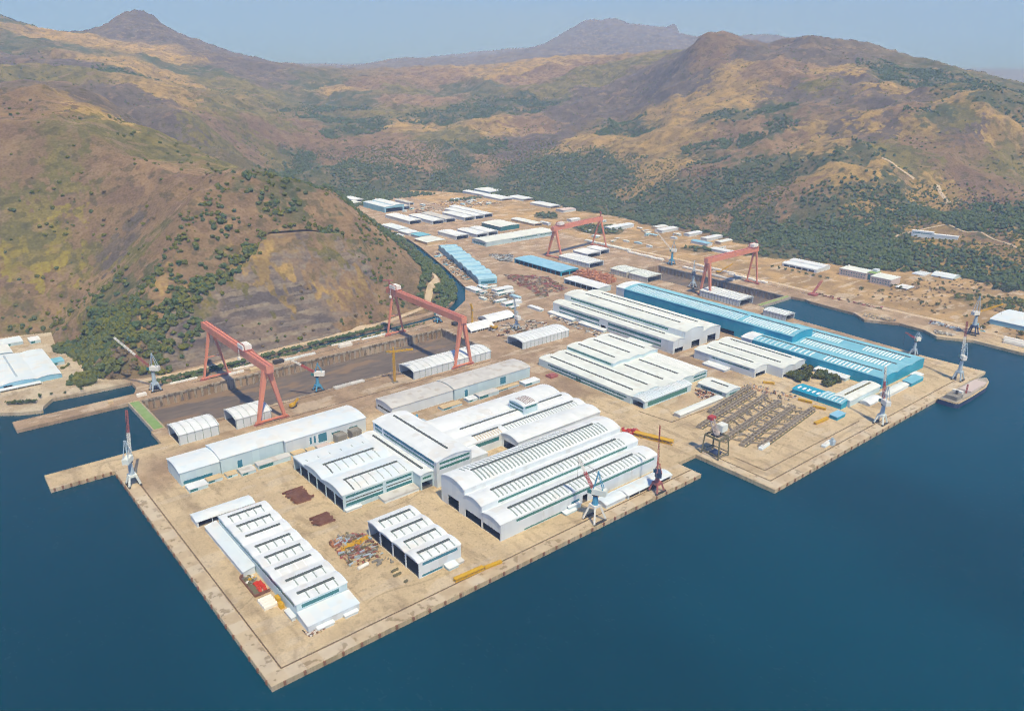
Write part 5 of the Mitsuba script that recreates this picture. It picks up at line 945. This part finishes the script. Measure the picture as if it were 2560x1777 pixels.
# ------------------------------------------------------------------ left shore
k = hall('shore_hall', 'pale green-white hall with a blue end on the left shore', 'y', 588, 690, [(-80, -44, 5, 3), (-44, -10, 5, 3), (-10, 14, 5, 2)], wall='sky_blue_roof', roof='ice_roof', cat='building', opens={'A0': [(-42, -34, 0, 3.6)]}, vents=[(1, 600, 684), (0, 600, 684)], vent_mat='pale_steel')
hall('shore_hall', 'small pale hall behind the left shore hall', 'y', 700, 736, [(-60, -16, 5, 2)], wall='pale_blue_wall', roof='ice_roof', cat='building')
for x0, x1, y0, y1, rf, lab in ((-24, 2, 740, 766, 'ice_roof', 'pale blue cabin at the left picture edge below the hill'), (8, 20, 733, 752, 'white_roof', 'small white hut at the foot of the left hill'), (12, 26, 632, 650, 'blue_roof', 'low blue roofed hut beside the left shore hall')):
    cabin(lab, x0, x1, y0, y1, 4, rf, 'pale_blue_wall')
m = MB(); m.box(-48, -8, 579, 586.5, 2.0, 2.4)
for x in range(-47, -6, 8): m.box(x, x + .5, 580, 580.5, 0, 2)
single('canopy', 'white canopy along the blue end of the left shore hall', 'canopy', m, 'white_roof')

# ------------------------------------------------------------------ trees
def f_leaf(base, alt):
    def fn(p, n, uv):
        t = cell_rand(dr.floor(p.x / 6.5), dr.floor(p.y / 6.5))
        return mix(base, alt, t) * (0.7 + 0.6 * noise(p.x * 0.9, p.y * 0.9, p.z * 0.9))
    return mikit.proc(fn)
mat('forest_leaf', f_leaf((0.066, 0.108, 0.048), (0.112, 0.140, 0.060)), 0.8, 0.1)
mat('olive_leaf', f_leaf((0.150, 0.155, 0.035), (0.090, 0.110, 0.036)), 0.8, 0.1)
mat('dry_leaf', f_leaf((0.20, 0.150, 0.090), (0.15, 0.118, 0.070)), 0.9, 0.1)
mat('bark', (0.12, 0.09, 0.065), 0.9, 0.1)

def blob_set(sub, n, rough, seed):
    out = []
    for k in range(n):
        s = trimesh.creation.icosphere(subdivisions=sub, radius=1.0)
        v = np.array(s.vertices)
        r = 1 + rough * (meshkit.noise(v * 1.7 + 10 * k, seed) - 0.5) * 2 + rough * 0.6 * (meshkit.noise(v * 4.1 + 7 * k, seed + 1) - 0.5) * 2
        out.append((v * r[:, None], np.array(s.faces)))
    return out
FINE, COARSE = blob_set(1, 10, 0.62, 61), blob_set(0, 8, 0.50, 62)
def canopy(x, y, z, r, h, sets):
    """one mesh of many crowns"""
    V, F, n0 = [], [], 0
    kinds = rng.integers(0, len(sets), len(x)); a = rng.uniform(0, 6.28, len(x))
    for k, (bv, bf) in enumerate(sets):
        i = np.nonzero(kinds == k)[0]
        if not len(i): continue
        c, s = np.cos(a[i])[:, None], np.sin(a[i])[:, None]
        X = x[i, None] + r[i, None] * (bv[:, 0] * c - bv[:, 1] * s); Y = y[i, None] + r[i, None] * (bv[:, 0] * s + bv[:, 1] * c)
        Zc = z[i, None] + h[i, None] * (0.46 + 0.54 * bv[:, 2])
        V.append(np.stack([X, Y, Zc], -1).reshape(-1, 3)); F.append((bf[None] + (np.arange(len(i)) * len(bv))[:, None, None]).reshape(-1, 3) + n0); n0 += len(i) * len(bv)
    return np.vstack(V), np.vstack(F)

def in_view(x, y):
    d = np.hypot(x - EYE[0], y - EYE[1]); az = np.degrees(np.arctan2(y - EYE[1], x - EYE[0]))
    return (az > 14) & (az < 86) & (d > 500)
n = 420000
tx, ty = rng.uniform(-60, 2500, n), rng.uniform(0, 2900, n)
td = np.hypot(tx - EYE[0], ty - EYE[1])
ok = in_view(tx, ty) & (td < 3300)
tx, ty, td = tx[ok], ty[ok], td[ok]
tz = ground_z(tx, ty)
ok = (tz > 1.3) & ~(shapely.contains_xy(FLAT.buffer(2), tx, ty) & (tx < 760))
tx, ty, td, tz = tx[ok], ty[ok], td[ok], tz[ok]
cov = cover_at(tx, ty)
CANAL_BANK = sg.LineString([(478, 548), (520, 578), (560, 632), (608, 742), (664, 905), (700, 1010), (740, 1180)]).buffer(26)
bank = shapely.contains_xy(CANAL_BANK, tx, ty) & (tz < 60)
clump = meshkit.fbm(np.stack([tx / 45, ty / 45, tx * 0], 1), 3, 77)
prob = np.select([cov == k for k in 'GOYPTBSR'], [0.60, 0.06, 0.11, 0.03, 0.03, 0.025, 0.03, 0.04], 0.03) * np.clip((clump - 0.30) * 4.0, 0.15, 1.5)
low_right = (tx > 900) & (tz < 105) & (td < 2600)
prob = prob * np.clip(0.75 + ground_z(tx, ty, HOLLOW) / 5.0, 0.25, 3.0)
prob = np.where(low_right, np.maximum(prob, 0.50 * np.clip((clump - 0.25) * 3.4, 0.25, 1.4)), prob) * 0.8
prob = np.where((tx > 1200) & (tx < 1520) & (ty < 420) & (tz < 75), np.maximum(prob, 0.75), prob)
prob = np.where(bank, 0.85, prob)
shore = (tx < 110) & (tx > 25) & (ty < 700) & (tz < 45)
prob = np.where(shore, np.maximum(prob, 0.4), prob)
near_left = (tx < 480) & (ty < 800) & (tz < 170)
prob = np.where(near_left & np.isin(cov, ['G', 'O', 'Y', 'P']), prob * 2.6, prob)
road = sg.LineString([(82, 521), (162, 519), (307, 526), (409, 537), (473, 557), (512, 588), (556, 636), (580, 720)]).buffer(6)
KNOLL = sg.Polygon([(1352, 300), (1424, 250), (1402, 96), (1376, 180)])
keep = (rng.uniform(0, 1, len(tx)) < prob) & (tz > 0.2) & ~shapely.contains_xy(road, tx, ty) & ~(shapely.contains_xy(KNOLL, tx, ty) & (rng.uniform(0, 1, len(tx)) < 0.9))
tx, ty, tz, td, cov, bank_k, shore_k = tx[keep], ty[keep], tz[keep], td[keep], cov[keep], bank[keep], shore[keep]
def belt(line, w, per, cv, lo=2.2, hi=4.2):
    """trees in a belt along a line, added to the planting list"""
    global tx, ty, tz, td, cov, bank_k, shore_k
    g = sg.LineString(line).buffer(w / 2); n_ = int(g.area / per * 3); b = g.bounds
    x, y = rng.uniform(b[0], b[2], n_ * 2), rng.uniform(b[1], b[3], n_ * 2)
    o = shapely.contains_xy(g, x, y); x, y = x[o][:int(g.area / per)], y[o][:int(g.area / per)]
    o = ~shapely.contains_xy(shapely.union_all([WATERS, road]), x, y); x, y = x[o], y[o]
    tx, ty, tz = np.r_[tx, x], np.r_[ty, y], np.r_[tz, np.maximum(ground_z(x, y), 0)]
    td = np.r_[td, np.hypot(x - EYE[0], y - EYE[1])]; cov = np.r_[cov, np.full(len(x), cv)]
    bank_k, shore_k = np.r_[bank_k, np.full(len(x), False)], np.r_[shore_k, np.full(len(x), lo > 2.5)]
belt([(104, 540), (128, 582), (180, 603), (228, 620), (262, 640)], 26, 26, 'G', 3)
belt([(262, 640), (290, 655), (345, 662), (400, 655)], 22, 60, 'G')
belt([(0, 622), (76, 636), (135, 652), (204, 686), (255, 718), (275, 745)], 20, 45, 'O')
belt([(90, 620), (150, 630), (210, 655), (250, 690)], 46, 85, 'G')
belt([(342, 912), (402, 900), (460, 850), (500, 825), (515, 760), (535, 690), (535, 640)], 34, 34, 'G')
belt([(430, 620), (470, 660), (500, 720), (480, 790)], 60, 90, 'O')
belt([(546, 588), (572, 622), (622, 740), (680, 906), (706, 1000), (725, 1080)], 13, 14, 'G', 3)
belt([(500, 548), (540, 580), (560, 600)], 20, 30, 'G')
belt([(30, 560), (50, 575), (60, 620), (40, 690)], 30, 30, 'G', 3)
belt([(1300, 40), (1320, 160), (1300, 250), (1330, 330)], 70, 34, 'G', 3)
leafy = (cov == 'G') | (rng.uniform(0, 1, len(tx)) < 0.35) | shapely.contains_xy(CANAL_BANK, tx, ty)
olive = ~leafy & (np.isin(cov, ['O', 'Y', 'P', 'T']) | (rng.uniform(0, 1, len(tx)) < 0.3)) | (leafy & (tx < 420) & (rng.uniform(0, 1, len(tx)) < 0.55))
leafy &= ~olive
dryt = ~leafy & ~olive
size = np.where(cov == 'G', rng.uniform(2.0, 3.9, len(tx)), rng.uniform(1.1, 2.8, len(tx)))
size = np.where(bank_k | shore_k, rng.uniform(2.6, 4.6, len(tx)), size)
for key, sel, m_, lab in (('forest', leafy, 'forest_leaf', 'dark green trees covering the lower slopes and gullies'), ('scrub', olive, 'olive_leaf', 'olive and yellow-green bushes scattered over the hills'), ('dry_scrub', dryt, 'dry_leaf', 'dry brown leafless bushes on the burnt slopes')):
    V, F, n0 = [], [], 0
    for sub, lo, hi in ((FINE, 0, 1500), (COARSE, 1500, 9999)):
        i = np.nonzero(sel & (td >= lo) & (td < hi))[0]
        if len(i):
            v, f = canopy(tx[i], ty[i], tz[i] - 0.3, size[i], size[i] * rng.uniform(1.2, 1.9, len(i)), sub); V.append(v); F.append(f + n0); n0 += len(v)
    if not V: continue
    scene[key] = mikit.ply((np.vstack(V), np.vstack(F)), m_)
    labels[key] = {'label': lab, 'kind': 'stuff'}
print('trees', len(tx), leafy.sum(), olive.sum(), dryt.sum())

def tree(label, x, y, h, r, leaf='forest_leaf', group=None, z=0.0, name='tree', cat='tree', parts=True, leaves=260):
    key = thing(name, label, cat, group)
    m = MB()
    if parts:
        m.cyl((x, y, z - .2), (x + 0.1 * r, y, z + h * 0.5), 0.05 * h, 0.025 * h, 6)
        for k in range(4):
            a = k * 1.6 + rng.uniform(0, 1); m.cyl((x, y, z + h * 0.33), (x + r * 0.6 * math.cos(a), y + r * 0.6 * math.sin(a), z + h * rng.uniform(0.55, 0.75)), 0.022 * h, 0.01 * h, 4)
        part(key, 'trunk', m, 'bark')
    c = [(rng.normal(0, 0.42) * r, rng.normal(0, 0.42) * r, h * rng.uniform(0.45, 0.86)) for _ in range(7)]
    V, F = [], []
    for k in range(leaves):
        b = c[rng.integers(len(c))]; u = rng.normal(0, 1, 3); u /= np.linalg.norm(u)
        o = np.array(b) + u * r * 0.46 * rng.uniform(0.6, 1.05); s = rng.uniform(0.10, 0.2) * r + 0.15
        e1 = np.cross(u, rng.normal(0, 1, 3)); e1 /= np.linalg.norm(e1); e2 = np.cross(u + 0.5 * rng.normal(0, 1, 3), e1)
        q = np.array([o - e1 * s, o + e2 * s, o + e1 * s, o - e2 * s]) + [x, y, z]
        F += [[4 * k, 4 * k + 1, 4 * k + 2], [4 * k, 4 * k + 2, 4 * k + 3]]; V.append(q)
    mesh = (np.vstack(V), np.array(F))
    if parts: part(key, 'crown', mesh, leaf)
    else: scene[key] = mikit.ply(mesh, leaf)
PARK = sg.Polygon([(645, 56), (663, 30), (684, 34), (694, 60), (690, 80), (650, 80)])
k = 0
while k < 36:
    x, y = rng.uniform(645, 694), rng.uniform(30, 80)
    if shapely.contains_xy(PARK, x, y):
        tree('green tree in the small grove between the white twin hall and the blue hall', x, y, rng.uniform(4, 6.5), rng.uniform(4, 5.5), 'forest_leaf' if k % 5 == 0 else 'olive_leaf', 'trees of the grove beside the blue hall'); k += 1
for x, y, h, r, lab in [(-45 + 3.0 * i, 539 - 1.5 * i, 4.5, 2.6, 'dark bush in the row on the left shore beach') for i in range(8)] + [(-17, 539, 5, 2.4, 'lone bush on the left shore above the canal')] + [(-6, 540, 3, 1.6, 'small bush on the left shore close to the canal, left'), (6, 535, 3, 1.8, 'small bush on the left shore close to the canal, middle'), (21, 532, 4, 2.0, 'bush on the left shore close to the canal, right')]:
    tree(lab, x, y, h, r, 'forest_leaf', 'bushes in the row on the left beach' if 'row' in lab else None, name='bush', cat='bush', parts=False, leaves=150)
spots = [(1012, 310, 5, 'dry field edge'), (1011, 297, 5, 'dry field edge'), (1087, 186, 5, ''), (1173, 131, 5, ''), (1170, 113, 5, ''), (1065, 114, 6, ''), (1036, 175, 5, ''), (1107, 45, 7, ''), (987, 218, 4, ''), (1002, 139, 4, ''), (1259, 98, 6, ''), (1196, 89, 6, ''), (1077, 97, 5, ''), (1019, 331, 5, ''), (1071, 212, 5, ''), (1104, 264, 6, ''), (1105, 255, 7, ''), (1110, 258, 6, '')]
spots += [(rng.uniform(1000, 1280), rng.uniform(-40, 230), rng.uniform(2.5, 6), '') for _ in range(52)] + [(rng.uniform(1000, 1100), rng.uniform(300, 560), rng.uniform(2.5, 5), '') for _ in range(60)]
OBST = shapely.union_all([sg.box(1120, 1190, 160, 300), sg.box(1110, 1166, 308, 386), sg.box(1232, 1292, 140, 215), sg.box(1036, 1125, -70, 20)])
for x, y, h, _ in spots:
    if not shapely.contains_xy(OBST, x, y):
        tree('small dark tree standing on the dry flats of the right shore', x, y, h, h * rng.uniform(0.5, 0.75), 'olive_leaf' if rng.uniform() < 0.4 else 'forest_leaf', 'small trees on the dry right flats', parts=False, leaves=90)
for i in range(9): tree('round tree in the planted row before the broad arched hall', 1091 + rng.uniform(-1, 1), 280 + i * 13, 4.5, 2.8, 'forest_leaf', 'planted row before the arched hall', parts=False, leaves=110)
for i in range(16): tree('tree in the clump below the knoll at the right picture edge', 1255 + rng.uniform(-16, 16), 66 + rng.uniform(-16, 16), rng.uniform(5, 8), rng.uniform(3.5, 5), 'forest_leaf', 'tree clump at the right picture edge', parts=False, leaves=130)
for poly, n, lab in ((sg.Polygon([(1000, 690), (1130, 520), (1230, 500), (1260, 700), (1250, 1150), (1180, 1260), (1060, 1200), (1060, 800)]), 1500, 'woods around the barracks behind the far dry dock'), (sg.Polygon([(1056, 830), (1060, 1010), (1090, 1180), (1040, 1300), (1180, 1320), (1280, 1100), (1200, 800)]), 1300, 'woods beyond the far yard'), (sg.Polygon([(1166, 300), (1300, 240), (1300, 520), (1180, 520)]), 520, 'woods behind the arched hall'), (sg.Polygon([(1064, 392), (1180, 392), (1180, 560), (1064, 560)]), 330, 'open woods beside the far dry dock'), (sg.Polygon([(800, 1370), (830, 1540), (960, 1600), (1100, 1420), (960, 1420), (880, 1380)]), 620, 'woods at the far end of the yard')):
    px, py = rng.uniform(poly.bounds[0], poly.bounds[2], 6 * n), rng.uniform(poly.bounds[1], poly.bounds[3], 6 * n)
    o = shapely.contains_xy(poly, px, py); px, py = px[o][:n], py[o][:n]
    far_rects = shapely.union_all([sg.box(f[0] - 4, f[2] - 4, f[1] + 4, f[3] + 4) for f in FAR] + [OBST])
    o = ~shapely.contains_xy(far_rects, px, py); px, py = px[o], py[o]
    if not len(px): continue
    key = numbered('woods'); sz = rng.uniform(2.6, 4.6, len(px))
    scene[key] = mikit.ply(canopy(px, py, np.maximum(ground_z(px, py), 0) - 0.3, sz, sz * 1.6, FINE), 'forest_leaf'); labels[key] = {'label': lab, 'kind': 'stuff'}

# ------------------------------------------------------------------ roads draped over the hills
def draped(key, line, w, label, lift=0.9, bsdf='road_dirt'):
    ls = shapely.segmentize(sg.LineString(line), 5.0); P = np.array(ls.coords)
    for _ in range(3): P[1:-1] = (P[:-2] + 2 * P[1:-1] + P[2:]) / 4
    t = np.gradient(P, axis=0); t /= np.linalg.norm(t, axis=1, keepdims=True); nrm = np.stack([-t[:, 1], t[:, 0]], 1)
    ww = w * (0.8 + 0.5 * meshkit.noise(np.stack([P[:, 0] / 30, P[:, 1] / 30, P[:, 0] * 0], 1), 5))[:, None] / 2
    cols = [P + nrm * ww * k for k in (-1, -0.33, 0.33, 1)]
    V = np.concatenate([np.column_stack([c, np.maximum(ground_z(c[:, 0], c[:, 1]), 0) + lift * (0.3 if abs(j - 1.5) > 1 else 1)]) for j, c in enumerate(cols)])
    n = len(P); F = np.array([[j * n + i, j * n + i + 1, (j + 1) * n + i + 1, (j + 1) * n + i] for j in range(3) for i in range(n - 1)])
    scene[key] = mikit.ply((V, F[:, ::-1]), bsdf, smooth=True); labels[key] = {'label': label, 'kind': 'structure'}
mat('road_dirt', mottled((0.55, 0.45, 0.31), (0.47, 0.37, 0.24), 8), 0.95, 0.1)
draped('dirt_road', [(76, 521), (162, 519.5), (307, 526), (409, 537), (473, 558), (512, 588), (545, 622), (556, 660)], 9, 'pale dirt road along the canal below the quarried hill')
draped('dirt_road_001', [(546, 624), (552, 655), (558, 684), (556, 702), (546, 712), (537, 720), (531, 738), (526, 765)], 8, 'pale dirt road winding up beside the canal woods')
draped('dirt_road_002', [(1000, -60), (1006, 60), (1000, 200), (1004, 330), (1010, 520), (1000, 720)], 9, 'dirt track along the right shore', 0.06)
draped('dirt_road_003', [(1200, 262), (1262, 262), (1276, 284), (1290, 304), (1308, 294), (1350, 288), (1400, 256), (1424, 240), (1412, 170), (1391, 100)], 4, 'dirt road climbing to the knoll on the right')
draped('bare_earth', [(1574, 452), (1580, 415), (1589, 384)], 6, 'pale scar of bare earth high on the right hill', 1.2)
draped('bare_earth_001', [(1606, 343), (1590, 324), (1568, 297)], 8, 'pale bent scar of bare earth above the knoll', 1.2)
# green growth along the canal banks
bx = np.concatenate([rng.uniform(84, 400, 420), rng.uniform(96, 440, 160)]); by = np.concatenate([np.interp(bx[:420], [84, 162, 307, 400], [511, 512, 519, 523]) + rng.normal(0, 1.6, 420), 499 + rng.normal(0, 1.2, 160)])
sz = rng.uniform(0.9, 2.3, len(bx))
scene['canal_growth'] = mikit.ply(canopy(bx, by, np.full(len(bx), -0.8), sz, sz * 1.5, FINE), 'forest_leaf'); labels['canal_growth'] = {'label': 'green growth along the banks of the narrow canal', 'kind': 'stuff'}
bx, by = rng.uniform(1000, 1300, 900), rng.uniform(-50, 560, 900); o = ~shapely.contains_xy(OBST, bx, by) & (meshkit.fbm(np.stack([bx / 40, by / 40, bx * 0], 1), 3, 91) > 0.5); bx, by = bx[o], by[o]
sz = rng.uniform(0.7, 1.9, len(bx))
scene['field_shrubs'] = mikit.ply(canopy(bx, by, np.maximum(ground_z(bx, by), 0) - 0.2, sz, sz * 1.4, FINE), 'dry_leaf'); labels['field_shrubs'] = {'label': 'dry brown shrubs over the fields of the right shore', 'kind': 'stuff'}
